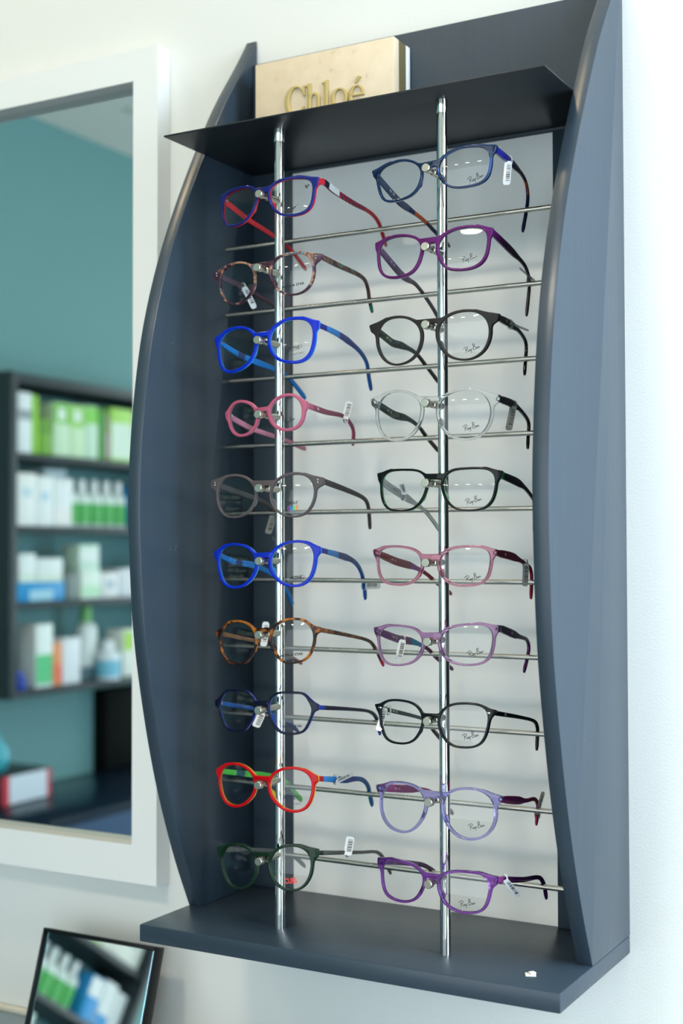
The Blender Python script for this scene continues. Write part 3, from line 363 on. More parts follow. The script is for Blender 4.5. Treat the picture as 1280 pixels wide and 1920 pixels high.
# C
Fc_ = np.maximum(ell(12.5, 15.7, 12.7, 16.4), -ell(14.2, 15.7, 8.3, 14.4)); Fc_ = np.maximum(Fc_, -bxf(18.5, 40, 9.0, 22.2)); Fc_ = np.minimum(Fc_, np.maximum(sd_poly(X, Z, [(22.4, 20), (24.6, 20), (24.6, 31), (22.8, 31), (21, 27)]), -1e9)); Fc_ = np.maximum(Fc_, X-25.2)
letter(Fc_, xs, zs, 65.6, ZB-.6, 'letter')
# h
Fh = np.minimum(bxf(2.2, 7.2, 0, 31), sd_poly(X, Z, [(-.3, 29.4), (7.2, 31.5), (7.2, 28), (2.2, 28), (-.3, 28.4)])); arch = np.maximum(np.maximum(ell(11.2, 13, 6.4, 8), -ell(10.2, 12, 3.2, 6.6)), 13-Z); Fh = np.minimum(Fh, np.minimum(arch, bxf(13.2, 17.6, 0, 13.4))); Fh = np.minimum(Fh, np.minimum(bxf(0, 9, 0, 1.7), bxf(11, 19.4, 0, 1.7)))
letter(Fh, xs, zs, 90.8, ZB, 'letter')
Fl = np.minimum(np.minimum(bxf(2.2, 7.2, 0, 31), sd_poly(X, Z, [(-.3, 29.4), (7.2, 31.5), (7.2, 28), (2.2, 28), (-.3, 28.4)])), bxf(0, 9, 0, 1.7)); letter(Fl, xs, zs, 111, ZB, 'letter')
Fo = np.maximum(ell(10.3, 10, 10.3, 10.6), -ell(10.3, 10, 5.6, 8.8)); letter(Fo, xs, zs, 121, ZB, 'letter')
Fe = np.maximum(ell(9.2, 10, 9.2, 10.6), -ell(9.8, 10, 5.2, 8.6)); Fe = np.maximum(Fe, -sd_poly(X, Z, [(9.6, 9), (22, 9), (22, 3.5), (13.5, 6.4)])); Fe = np.minimum(Fe, bxf(3, 17.6, 9, 10.8)); letter(Fe, xs, zs, 142, ZB, 'letter')
Fa = sd_poly(X, Z, [(7.0, 22.6), (9.2, 22.2), (15.2, 28), (11.4, 29.6)]); letter(Fa, xs, zs, 142, ZB, 'letter')

# ------------------------------------------------------------------ wall mirror, left of the display
mr = thing('wall_mirror', 'large wall mirror in a wide white frame left of the display', 'mirror', (-.46, 0, .45))
MX0, MX1, MZ0, MZ1 = -.80, -.1190, -.0124, .9398; fw = .0348
A = [(MX0, MZ0), (MX1, MZ0), (MX1, MZ1), (MX0, MZ1)]; Bq = [(MX0+fw, MZ0+.0427), (MX1-fw, MZ0+.0427), (MX1-fw, MZ1-.0365), (MX0+fw, MZ1-.0365)]
for i in range(4):
    a, b, c, d = A[i], A[(i+1) % 4], Bq[(i+1) % 4], Bq[i]
    bm = bmesh.new(); lo = [bm.verts.new((p[0]+.46, -.0005, p[1]-.45)) for p in (a, b, c, d)]; hi = [bm.verts.new((p[0]+.46, -.024, p[1]-.45)) for p in (a, b, c, d)]
    bm.faces.new(lo); bm.faces.new(hi[::-1])
    for k in range(4): bm.faces.new((lo[k], lo[(k+1) % 4], hi[(k+1) % 4], hi[k]))
    bmesh.ops.recalc_face_normals(bm, faces=bm.faces)
    bm_obj('frame_rail', bm, M_WHITE, mr, 40)
YM = -.0045
mesh_obj('mirror_glass', [(Bq[0][0]+.455, YM+.0035, Bq[0][1]-.454), (Bq[1][0]+.465, YM+.0035, Bq[1][1]-.454), (Bq[2][0]+.465, YM+.0035, Bq[2][1]-.446), (Bq[3][0]+.455, YM+.0035, Bq[3][1]-.446), (Bq[0][0]+.455, YM, Bq[0][1]-.454), (Bq[1][0]+.465, YM, Bq[1][1]-.454), (Bq[2][0]+.465, YM, Bq[2][1]-.446), (Bq[3][0]+.455, YM, Bq[3][1]-.446)],
         [(0, 3, 2, 1), (4, 5, 6, 7), (0, 1, 5, 4), (1, 2, 6, 5), (2, 3, 7, 6), (3, 0, 4, 7)], M_MIRROR, mr)

# ------------------------------------------------------------------ counter and table mirror under it
ct = thing('counter', 'grey-blue counter top along the wall below the mirrors', 'counter', (-.4, -.002, FLOOR))
CZ = -.1935
box('worktop', -.75, .72, -.50, 0, CZ-FLOOR-.03, CZ-FLOOR, mat('counter_laminate', (128, 146, 158), .4), ct, .003)
box('wall_trim', -.75, .72, -.008, 0, CZ-FLOOR, CZ-FLOOR+.006, mat('cream_trim', (214, 206, 188), .5), ct, .001)
box('cabinet_body', -.73, .70, -.47, 0, 0, CZ-FLOOR-.03, M_WHITE, ct, .003)
ta = R(17.4); tm = thing('table_mirror', 'small black-framed rectangular mirror leaning back on the counter under the display', 'mirror', (-.1735, -.0975, CZ))
tm.rotation_euler = (-ta, 0, 0)
hw, hh = .0800, .1325
bm = bmesh.new()
for a in ((-hw, -hw+.0022, 0, hh), (hw-.0022, hw, 0, hh), (-hw+.0022, hw-.0022, hh-.0036, hh), (-hw+.0022, hw-.0022, 0, .0036)): add_box(bm, a[0], a[1], 0, .016, a[2], a[3], .0006)
add_box(bm, -hw+.003, hw-.003, .010, .0155, .003, hh-.003)
bm_obj('frame', bm, M_BLACK, tm, 40)
box('mirror_glass', -hw+.0048, hw-.0048, .0042, .0095, .0048, hh-.0048, M_MIRROR, tm, 0)
q = NT('glass_bevel'); q.set(Base_Color=lin((170, 205, 215)), Roughness=.08, Metallic=.8); M_BEV = q.m
for s in (-1, 1):
    bm = bmesh.new()
    x0, x1 = s*(hw-.0024), s*(hw-.0058); vs = [bm.verts.new(p) for p in ((x0, .0060, .004), (x1, .0040, .007), (x1, .0040, hh-.005), (x0, .0060, hh-.004))]; bm.faces.new(vs if s < 0 else vs[::-1])
    vs = [bm.verts.new(p) for p in ((x0, .0068, .004), (x1, .0048, .007), (x1, .0048, hh-.005), (x0, .0068, hh-.004))]; bm.faces.new(vs[::-1] if s < 0 else vs)
    bm_obj('glass_edge', bm, M_BEV, tm)
bm = bmesh.new(); add_box(bm, -.012, .012, .016, .019, .02, .105, .0008); bm_obj('easel_leg', bm, M_BLACK, tm, 40)

# ------------------------------------------------------------------ eyeglasses
def frame_mat(name, front, back=None, rough=.18, trans=0, cut=.5, coat=.3, ior=1.45, tort=None):
    q = NT(name); q.set(Roughness=rough, Transmission_Weight=trans, IOR=ior, Coat_Weight=coat*.25, Coat_Roughness=.03, Specular_IOR_Level=.22)
    if tort:
        tc = q.new('ShaderNodeTexCoord'); nz = q.new('ShaderNodeTexNoise'); nz.inputs['Scale'].default_value = tort[0]; nz.inputs['Detail'].default_value = 2; nz.inputs['Distortion'].default_value = 1.2
        q.link(tc.outputs['Object'], nz.inputs['Vector']); c1 = ramp(q, nz.outputs['Fac'], [(p, dim(c)) for p, c in tort[1]])
    else:
        rg = q.new('ShaderNodeRGB'); rg.outputs[0].default_value = lin(dim(front) if trans < .9 else front); c1 = rg.outputs[0]
    if back:
        at = q.new('ShaderNodeAttribute', attribute_name='layer'); gt = q.new('ShaderNodeMath', operation='GREATER_THAN'); gt.inputs[1].default_value = cut; q.link(at.outputs['Fac'], gt.inputs[0])
        mx = q.new('ShaderNodeMixRGB'); q.link(gt.outputs[0], mx.inputs[0]); q.link(c1, mx.inputs[1]); mx.inputs[2].default_value = lin(dim(back)); c1 = mx.outputs[0]
    q.link(c1, q.b.inputs['Base Color']); return q.m
def temple_mat(name, outer, inner, rough=.25, trans=0, tort=None, interp='CONSTANT', stripes=None):
    q = NT(name); q.set(Roughness=rough, Transmission_Weight=trans, IOR=1.45, Coat_Weight=.04, Specular_IOR_Level=.22)
    at = q.new('ShaderNodeAttribute', attribute_name='along'); ai = q.new('ShaderNodeAttribute', attribute_name='outer')
    if tort:
        tc = q.new('ShaderNodeTexCoord'); nz = q.new('ShaderNodeTexNoise'); nz.inputs['Scale'].default_value = tort[0]; nz.inputs['Detail'].default_value = 2; nz.inputs['Distortion'].default_value = 1.2
        q.link(tc.outputs['Object'], nz.inputs['Vector']); co = ramp(q, nz.outputs['Fac'], [(p, dim(c)) for p, c in tort[1]])
        if len(outer) > 1:
            gt = q.new('ShaderNodeMath', operation='GREATER_THAN'); gt.inputs[1].default_value = outer[-1][0]; q.link(at.outputs['Fac'], gt.inputs[0])
            mx = q.new('ShaderNodeMixRGB'); q.link(gt.outputs[0], mx.inputs[0]); q.link(co, mx.inputs[1]); mx.inputs[2].default_value = lin(dim(outer[-1][1])); co = mx.outputs[0]
    else: co = ramp(q, at.outputs['Fac'], [(p, dim(c)) for p, c in outer], interp)
    if stripes:
        t0, t1, n, col = stripes; h = q.new('ShaderNodeAttribute', attribute_name='up'); m1 = q.new('ShaderNodeMath', operation='MULTIPLY_ADD'); m1.inputs[1].default_value = n; q.link(at.outputs['Fac'], m1.inputs[0])
        m0 = q.new('ShaderNodeMath', operation='MULTIPLY'); m0.inputs[1].default_value = .5; q.link(h.outputs['Fac'], m0.inputs[0]); q.link(m0.outputs[0], m1.inputs[2])
        fr = q.new('ShaderNodeMath', operation='FRACT'); q.link(m1.outputs[0], fr.inputs[0]); g = q.new('ShaderNodeMath', operation='LESS_THAN'); g.inputs[1].default_value = .5; q.link(fr.outputs[0], g.inputs[0])
        a = q.new('ShaderNodeMath', operation='GREATER_THAN'); a.inputs[1].default_value = t0; q.link(at.outputs['Fac'], a.inputs[0]); b = q.new('ShaderNodeMath', operation='LESS_THAN'); b.inputs[1].default_value = t1; q.link(at.outputs['Fac'], b.inputs[0])
        m2 = q.new('ShaderNodeMath', operation='MULTIPLY'); q.link(a.outputs[0], m2.inputs[0]); q.link(b.outputs[0], m2.inputs[1]); m3 = q.new('ShaderNodeMath', operation='MULTIPLY'); q.link(m2.outputs[0], m3.inputs[0]); q.link(g.outputs[0], m3.inputs[1])
        mx = q.new('ShaderNodeMixRGB'); q.link(m3.outputs[0], mx.inputs[0]); q.link(co, mx.inputs[1]); mx.inputs[2].default_value = lin(dim(col)); co = mx.outputs[0]
    if inner:
        cinn = ramp(q, at.outputs['Fac'], [(p, dim(c)) for p, c in inner], interp); gt = q.new('ShaderNodeMath', operation='GREATER_THAN'); gt.inputs[1].default_value = -.15; q.link(ai.outputs['Fac'], gt.inputs[0])
        mx = q.new('ShaderNodeMixRGB'); q.link(gt.outputs[0], mx.inputs[0]); q.link(cinn, mx.inputs[1]); q.link(co, mx.inputs[2]); co = mx.outputs[0]
    q.link(co, q.b.inputs['Base Color']); return q.m
# clear lens: see-through with a dielectric reflection
q = NT('demo_lens'); q.n.remove(q.b); out = q.n['Material Output']; tr = q.new('ShaderNodeBsdfTransparent'); gl = q.new('ShaderNodeBsdfGlossy'); gl.inputs['Roughness'].default_value = .01; fz = q.new('ShaderNodeLayerWeight'); fz.inputs['Blend'].default_value = .5
p5 = q.new('ShaderNodeMath', operation='POWER'); p5.inputs[1].default_value = 5; q.link(fz.outputs['Facing'], p5.inputs[0]); sc_ = q.new('ShaderNodeMath', operation='MULTIPLY_ADD'); sc_.inputs[1].default_value = .9; sc_.inputs[2].default_value = .026; q.link(p5.outputs[0], sc_.inputs[0])
tr.inputs[0].default_value = (.965, .975, .975, 1); ms = q.new('ShaderNodeMixShader'); q.link(sc_.outputs[0], ms.inputs[0]); q.link(tr.outputs[0], ms.inputs[1]); q.link(gl.outputs[0], ms.inputs[2]); q.link(ms.outputs[0], out.inputs['Surface']); M_LENS = q.m
M_INK = mat('black_ink', (20, 22, 26), .6); M_WINK = mat('white_ink', (225, 226, 224), .6); M_NAVYINK = mat('navy_ink', (22, 32, 72), .6); M_GREYINK = mat('grey_ink', (70, 78, 84), .6); M_REDINK = mat('red_ink', (225, 66, 62), .6)
INK4 = [mat('magenta_ink', (150, 60, 150), .6), mat('blue_ink', (40, 140, 230), .6), mat('green_ink', (80, 190, 80), .6), mat('orange_ink', (235, 120, 40), .6)]
M_HINGE = mat('hinge_steel', (200, 202, 204), .2, metal=1)
TORT_A = (70, [(.42, (28, 14, 12)), (.51, (74, 36, 16)), (.58, (176, 98, 24)), (.72, (214, 136, 40))])
TORT_B = (62, [(.34, (40, 28, 40)), (.43, (92, 46, 56)), (.50, (62, 48, 80)), (.555, (128, 84, 74)), (.61, (206, 160, 118)), (.655, (110, 90, 140)), (.70, (52, 146, 156))])
TORT_C = (60, [(.38, (52, 40, 42)), (.5, (92, 62, 58)), (.6, (120, 86, 72)), (.68, (52, 140, 130))])
H_KID = [(0, 6.2), (.1, 7.0), (.30, 7.6), (.40, 7.2), (.50, 4.4), (.62, 3.6), (.85, 4.0), (.97, 4.2), (1, 3.0)]
H_BAR = [(0, 5.6), (.2, 5.6), (.55, 4.6), (.7, 4.0), (.9, 4.6), (.97, 4.8), (1, 3.4)]
H_ACT = [(0, 5.0), (.12, 5.2), (.36, 6.4), (.44, 7.0), (.56, 5.0), (.75, 4.6), (.9, 5.4), (.97, 5.6), (1, 3.8)]
H_THIN = [(0, 4.6), (.08, 4.4), (.5, 3.4), (.7, 3.2), (.88, 4.2), (.96, 4.2), (1, 3.0)]
H_SPT = [(0, 6.2), (.2, 6.0), (.5, 5.0), (.65, 3.8), (.9, 4.4), (.97, 4.4), (1, 3.0)]
G = {}
def spec(n, label, fm, tm, h, **k): G[n] = dict(label=label, fm=fm, tm=tm, h=h, **k)
col = 'hanging in the left column'; cor = 'hanging in the right column'
spec('L1', 'navy and red rectangular eyeglasses with striped temples, top of the left column', frame_mat('navy_on_red', (22, 34, 112), (226, 30, 44), .1, cut=.4), temple_mat('red_striped_temple', [(0, (214, 44, 56)), (.07, (26, 26, 52)), (.12, (40, 40, 62)), (.26, (200, 46, 56))], [(0, (222, 48, 58))], stripes=(.27, .60, 22, (30, 30, 78))), H_SPT)
spec('L2', 'multicoloured tortoiseshell eyeglasses with a white tag, second in the left column', frame_mat('mixed_tortoise', (90, 70, 90), None, .12, .15, tort=TORT_B), temple_mat('dark_tortoise_temple', [(0, (80, 60, 60)), (.93, (28, 130, 118))], [(0, (96, 74, 92)), (.35, (78, 52, 66)), (.93, (28, 130, 118))], tort=TORT_C), H_BAR, rivet=2)
spec('L3', 'bright blue round eyeglasses above the small pink pair', frame_mat('cobalt_on_sky', (4, 46, 204), (40, 150, 245), .08, .05, cut=.34), temple_mat('blue_temple', [(0, (16, 30, 150)), (.1, (40, 150, 245)), (.30, (28, 66, 150)), (.58, (16, 88, 172))], [(0, (24, 142, 236)), (.2, (60, 80, 160)), (.27, (24, 142, 236))]), H_ACT)
spec('L4', 'small round pink eyeglasses with a barcode tag, fourth in the left column', frame_mat('milky_pink', (212, 104, 136), (226, 150, 172), .15, .15), temple_mat('pink_temple', [(0, (196, 96, 130)), (.08, (172, 70, 106))], [(0, (232, 150, 178))]), H_BAR)
spec('L5', 'matte grey-brown round eyeglasses, fifth in the left column', frame_mat('smoke_matte', (98, 90, 92), (128, 122, 126), .38, .1, cut=.6, coat=0), temple_mat('smoke_temple', [(0, (72, 66, 68))], [(0, (92, 86, 88))], .45), H_BAR, rivet=2)
spec('L6', 'bright blue round eyeglasses between the grey and the brown tortoiseshell pairs', G['L3']['fm'], G['L3']['tm'], H_ACT)
spec('L7', 'amber and brown tortoiseshell eyeglasses with red temple tips', frame_mat('amber_tortoise', (150, 90, 40), None, .08, .1, tort=TORT_A), temple_mat('amber_tortoise_temple', [(0, (120, 70, 40)), (.93, (214, 36, 38))], [(0, (150, 104, 70)), (.5, (84, 54, 44)), (.93, (214, 36, 38))], tort=(60, [(.38, (66, 40, 36)), (.52, (112, 70, 50)), (.66, (196, 124, 52))])), H_THIN)
spec('L8', 'dark navy hexagonal eyeglasses, eighth in the left column', frame_mat('navy_on_blue', (8, 14, 44), (20, 70, 190), .06, .05, cut=.4), temple_mat('navy_temple', [(0, (26, 62, 168)), (.07, (24, 28, 62)), (.93, (30, 60, 190))], [(0, (28, 96, 182)), (.5, (26, 84, 160))]), H_THIN)
spec('L9', 'bright red round eyeglasses with yellow lining and blue and green temples', frame_mat('red_on_yellow', (205, 6, 20), (244, 190, 30), .08, cut=.42), temple_mat('blue_green_temple', [(0, (190, 16, 30)), (.07, (48, 156, 246)), (.30, (26, 70, 160)), (.58, (12, 96, 172))], [(0, (96, 214, 80)), (.17, (32, 108, 122)), (.26, (96, 214, 80))]), H_ACT)
spec('L10', 'dark green round eyeglasses with clear grey temples, bottom of the left column', frame_mat('bottle_green', (18, 48, 30), (40, 76, 56), .06, .15), temple_mat('clear_grey_temple', [(0, (30, 44, 40)), (.05, (112, 116, 112))], [(0, (120, 126, 124))], .15, .4), H_THIN)
spec('R1', 'navy translucent rectangular eyeglasses, top of the right column', frame_mat('navy_crystal', (40, 76, 132), None, .04, .9, ior=1.42), temple_mat('navy_orange_temple', [(0, (30, 32, 128)), (.3, (26, 28, 78)), (.62, (150, 66, 42)), (.72, (28, 34, 70))], [(0, (66, 74, 98)), (.42, (34, 40, 84)), (.5, (212, 92, 36)), (.66, (30, 34, 82))]), H_KID)
spec('R2', 'glossy purple rectangular eyeglasses with dark temples, second in the right column', frame_mat('plum_gloss', (100, 34, 104), (84, 72, 108), .1, cut=.75), temple_mat('plum_temple', [(0, (104, 26, 112)), (.16, (70, 30, 78)), (.34, (48, 42, 46)), (.5, (58, 54, 56))], [(0, (104, 74, 110)), (.5, (86, 76, 90))]), H_KID)
spec('R3', 'matte charcoal round eyeglasses with black temples, third in the right column', frame_mat('charcoal_matte', (54, 51, 51), None, .42, coat=0), temple_mat('black_temple', [(0, (16, 17, 18))], [(0, (58, 66, 60)), (.4, (44, 46, 44)), (.6, (30, 30, 32))], .12), H_KID)
spec('R4', 'clear transparent round eyeglasses with black temples', frame_mat('clear_crystal', (246, 248, 248), None, .03, .93, ior=1.32), temple_mat('black_temple_b', [(0, (14, 14, 15))], [(0, (66, 72, 70)), (.35, (42, 44, 44)), (.55, (20, 20, 21))], .12), H_KID)
spec('R5', 'black eyeglasses with a mint green lining and white inner temples', frame_mat('black_on_mint', (16, 20, 20), (112, 236, 156), .08, cut=.42), temple_mat('black_white_temple', [(0, (30, 120, 70)), (.035, (16, 18, 18))], [(0, (255, 255, 255)), (.62, (240, 250, 242))]), H_KID)
spec('R6', 'pink translucent eyeglasses with dark red temples', frame_mat('pink_crystal', (226, 150, 178), None, .03, .94, ior=1.42), temple_mat('crimson_temple', [(0, (150, 18, 54))], [(0, (178, 84, 98)), (.42, (186, 88, 176)), (.58, (160, 20, 54))]), H_KID)
spec('R7', 'lilac translucent rectangular eyeglasses with a barcode tag inside the left temple', frame_mat('lilac_crystal', (200, 150, 202), None, .03, .93, ior=1.42), temple_mat('violet_temple', [(0, (76, 20, 88)), (.5, (92, 44, 96))], [(0, (146, 92, 148)), (.4, (58, 152, 204)), (.58, (110, 24, 92)), (.86, (58, 152, 204)), (.93, (110, 24, 92))]), H_KID)
spec('R8', 'glossy black squared eyeglasses with silver front rivets, eighth in the right column', frame_mat('black_gloss', (12, 17, 22), (30, 58, 96), .06, cut=.6), temple_mat('black_temple_c', [(0, (16, 18, 20))], [(0, (62, 66, 68)), (.5, (40, 42, 44))], .12), H_THIN, rivet=1)
spec('R9', 'lavender translucent round eyeglasses with magenta temples', frame_mat('lavender_crystal', (180, 174, 236), None, .03, .94, ior=1.4), temple_mat('magenta_temple', [(0, (146, 26, 116)), (.6, (150, 16, 60))], [(0, (192, 88, 152))]), H_KID)
spec('R10', 'deep purple translucent eyeglasses, lowest pair in the right column', frame_mat('purple_crystal', (150, 78, 190), None, .03, .9, ior=1.42), temple_mat('purple_temple', [(0, (150, 60, 140)), (.1, (84, 28, 96)), (.6, (60, 24, 80))], [(0, (120, 84, 136)), (.5, (84, 40, 100))], .12, .1), H_BAR)

RB = [[(1.0, 0), (1.5, 2.2), (2.1, 4.3)], [(-.2, 3.5), (.3, 4.3), (2.0, 5.0), (3.7, 4.8), (4.0, 3.9), (3.2, 3.0), (1.8, 2.5)], [(1.9, 2.6), (2.8, 1.4), (3.9, .1)], [(5.2, 1.8), (4.5, 1.8), (4.1, 1.0), (4.6, .5), (5.2, 1.4), (5.2, .7), (5.6, .5)], [(5.8, 1.8), (5.8, 1.0), (6.3, .8), (6.8, 1.9), (6.4, .1), (5.9, -1.2), (5.5, -1.0)], [(7.2, 1.7), (8.2, 1.9)],
      [(8.6, .2), (9.1, 2.5), (9.8, 5.2)], [(9.0, 4.3), (10.0, 5.6), (11.0, 5.0), (10.7, 3.9), (9.6, 3.0), (10.8, 2.6), (11.0, 1.4), (10.2, .5), (8.9, .5)], [(12.6, 1.9), (11.9, 1.8), (11.6, 1.1), (12.0, .6), (12.6, 1.5), (12.7, .8), (13.1, .7)], [(13.3, 1.9), (13.4, .8), (13.6, 1.6), (14.3, 2.0), (14.5, .9), (15.0, 1.0)]]
rb_V, rb_F = stroke_mesh(RB, .42); rb_V = (rb_V-[7.4, 2.0])*[.96, 1.0]
def swoosh():
    lo = catmull([(-5.0, .5), (-6.2, -1.8), (-4.4, -3.1), (-1.2, -1.9), (6.0, 2.6)], 5); hi = catmull([(-5.0, .5), (-4.6, -.7), (-3.3, -.8), (-.6, -.1), (6.0, 2.6)], 5); m = len(lo)
    return np.vstack([lo, hi]), [[i, i+1, m+i+1, m+i] for i in range(m-1)]
def heart():
    P = np.array([(-2.2, .8), (-1.9, 1.9), (-.9, 2.0), (-.3, 1.0), (-.1, -.4), (.5, .6), (.4, 1.5), (1.1, 2.2), (2.0, 1.8), (2.1, .9), (1.2, .1), (.4, -1.0), (-.3, -2.2), (-1.0, -1.2), (-1.8, -.2)]); return P, [list(range(len(P)))]
def prints(n):
    """[(verts2d, faces, material)] for the demo-lens printing, centred on each marked point"""
    if n[0] == 'R' or n == 'L4': return [[(rb_V*(1 if n != 'L4' else .86), rb_F, M_INK)]]
    if n == 'L1': return [[(*swoosh(), M_INK)], [(*heart(), M_INK)]]
    if n in ('L2', 'L7', 'L8'):
        a, fa = text_mesh('ROCK', width=9.2, height=2.4, bold=.03); b, fb = text_mesh('STAR', width=8.6, height=2.4, bold=.03)
        st = np.array([(math.cos(R(90+36*i))*(1.5 if i % 2 == 0 else .65), math.sin(R(90+36*i))*(1.5 if i % 2 == 0 else .65)) for i in range(10)])
        ink = M_INK if n != 'L8' else M_NAVYINK
        return [[(a-[6.8, 0], fa, ink), (b+[6.6, 0], fb, ink), (st-[.2, 0], [list(range(10))], ink)]]
    if n in ('L3', 'L6', 'L9'):
        a, fa = text_mesh('ACTIVE', width=12.4, height=3.0, bold=.03, shear=.12); s = stroke_mesh([[(6.2, 1.4), (7.8, 1.6), (8.6, .4), (7.4, -1.0), (6.4, -.9)], [(-5.5, -2.3), (0, -2.6), (6.2, -1.6)], [(-7.2, -2.6), (-6.2, .2), (-5.4, 2.6)]], .3)
        ink = M_INK if n != 'L9' else M_NAVYINK; o = [[(a, fa, ink), (s[0], s[1], ink)]]
        if n != 'L6': b, fb = text_mesh('COLD GLAZE ONLY', width=18.5, height=1.5); o.append([(b, fb, M_GREYINK)])
        return o
    if n == 'L5':
        a, fa = text_mesh('WOLF', width=11, height=3.0, bold=.015); o = []
        for i, ch in enumerate('CUBS'):
            b, fb = text_mesh(ch, width=2.4, height=4.6, bold=.05); o.append((b+[-4.3+2.85*i, 0], fb, INK4[i]))
        return [[(a, fa, M_INK)], o]
    a, fa = text_mesh('CUBS', width=12.2, height=5.2, bold=.03, shear=-.06); b, fb = text_mesh('WOLF', width=5.5, height=1.3, bold=.01); return [[(a, fa, M_REDINK)], [(b, fb, M_INK)]]

def build_glasses(n):
    d, g = DATA[n], G[n]; k = d['k']/1000; NP = 120
    r = np.interp(np.arange(NP)/NP*len(d['r']), np.arange(len(d['r'])+1), d['r']+d['r'][:1])
    for _ in range(4): r = (np.roll(r, 1)+2*r+np.roll(r, -1))/4
    ph = np.arange(NP)*2*math.pi/NP; cx, cz = d['c']; LP = np.stack([cx+r*np.cos(ph), cz+r*np.sin(ph)], 1)
    root = thing('eyeglasses', g['label'], 'eyeglasses', Vector(d['O'])/1000)
    ps, ta_, rh = [R(v) for v in d['rot']]
    root.rotation_euler = (Matrix.Rotation(ps, 3, 'Z') @ Matrix.Rotation(ta_, 3, 'X') @ Matrix.Rotation(rh, 3, 'Y')).to_euler()
    Mi = root.rotation_euler.to_matrix().inverted(); O = Vector(d['O'])
    peg = Mi @ (Vector(d['cap'])+Vector((0, 12.5, 0))-O)
    # --- front: smooth union of rims, bridge and end pieces, cut by the lens openings
    tipT, tipB = d['tip']; xm = max(tipT[0], tipB[0])+4
    st = .55; xs = np.arange(-xm, xm+st, st); zs = np.arange(cz-r.max()-6, max(cz+r.max(), tipT[1])+6, st); X, Z = np.meshgrid(xs, zs, indexing='ij'); AX = np.abs(X)
    sd = sd_poly(AX, Z, LP); pp = np.arctan2(Z-cz, AX-cx); wt, wb, we, wn = d['rim']
    c, s = np.cos(pp), np.sin(pp); wgt = [np.maximum(s, 0)**2, np.maximum(-s, 0)**2, np.maximum(c, 0)**2, np.maximum(-c, 0)**2]; rimw = wt*wgt[0]+wb*wgt[1]+we*wgt[2]+wn*wgt[3]
    F1 = sd-rimw
    zt, zb = d['br']; zb = max(zb, min(peg.z+2.4, zt-2.6)); zt = max(zt, zb+2.6)
    F2 = sd_box(AX, Z, 0, (zt+zb)/2, cx, (zt-zb)/2, 1)
    OT = LP+np.stack([np.cos(ph), np.sin(ph)], 1)*wt*.92
    if n in ('L4', 'L7', 'L8', 'R8'): iu = LP[int(NP*40/360)]+[0, wt*.5]
    else:
        cand = [i for i in range(int(NP*15/360), int(NP*110/360))]; best = max(cand, key=lambda i: math.atan2(OT[i][1]-tipT[1], tipT[0]-OT[i][0])); bi = int(best*(.93 if n in ('L2', 'L5', 'R3', 'R4', 'R9') else 1)); iu = OT[bi]
    F3 = sd_poly(AX, Z, [(tipT[0], tipT[1]), (tipB[0], tipB[1]), (cx+r.max()*.75, min(tipB[1]-3, cz+2)), (cx, cz), (iu[0], iu[1])])-.15
    F = smin(smin(F1, F2, 2.2), F3, 3.0)
    loops = trace(F, xs, zs); loops.sort(key=lambda L: -np.ptp(L[:, 0])); outer = resample(loops[0], .9, 3)
    hole = resample(LP, .9, 0); D = 4.0
    V, Fc = extrude_loops([outer, hole, hole*[-1, 1]], D, .75, 2)
    dep = -V[:, 2]; V = np.stack([V[:, 0], k*V[:, 0]**2+dep, V[:, 1]], 1)
    fr = mesh_obj('front_frame', V/1000, Fc, g['fm'], root, smooth=38)
    a = fr.data.attributes.new('layer', 'FLOAT', 'POINT'); a.data.foreach_set('value', (dep/D).astype(np.float32))
    # --- lenses
    kz = .0040
    def surf(x, z): return k*x*x+kz*(z-cz)**2+.9
    LO = np.stack([cx+(r+.35)*np.cos(ph), cz+(r+.35)*np.sin(ph)], 1)[::2]; nl = len(LO); prn = prints(n)
    for sg_ in (1, -1):
        V, Fc = [], []
        for lay in (0, 1.1):
            for t in (1, .8, .6, .4, .2):
                for p in LO:
                    x = cx+(p[0]-cx)*t; z = cz+(p[1]-cz)*t; V.append((sg_*x, surf(x, z)+lay, z))
            V.append((sg_*cx, surf(cx, cz)+lay, cz))
        off = 5*nl+1
        for q_ in (0, 1):
            b = q_*off
            for ri in range(4):
                for i in range(nl):
                    fc = [b+ri*nl+i, b+ri*nl+(i+1) % nl, b+(ri+1)*nl+(i+1) % nl, b+(ri+1)*nl+i]; Fc.append(fc if (q_ == 0) == (sg_ > 0) else fc[::-1])
            for i in range(nl):
                fc = [b+4*nl+i, b+4*nl+(i+1) % nl, b+5*nl]; Fc.append(fc if (q_ == 0) == (sg_ > 0) else fc[::-1])
        for i in range(nl):
            fc = [i, off+i, off+(i+1) % nl, (i+1) % nl]; Fc.append(fc if sg_ > 0 else fc[::-1])
        ln = mesh_obj('lens', np.array(V)/1000, Fc, M_LENS, root, smooth=50)
        if sg_ > 0:
            for pr, (tx, tz) in zip(prn, d['tx']):
                rot = R(15 if n[0] == 'R' or n == 'L4' else 4); V, Fc, mats, fm = [], [], [], []
                for (v2, f2, mm) in pr:
                    v2 = v2 @ np.array([[math.cos(rot), math.sin(rot)], [-math.sin(rot), math.cos(rot)]]); b = len(V)
                    for p in v2: x, z = tx+p[0], tz+p[1]; V.append((x, surf(x, z)-.12, z))
                    Fc += [[b+i for i in q_] for q_ in f2]; mats.append(mm); fm += [len(mats)-1]*len(f2)
                mesh_obj('lens_print', np.array(V)/1000, Fc, None, ln, mats=mats, fm=fm)
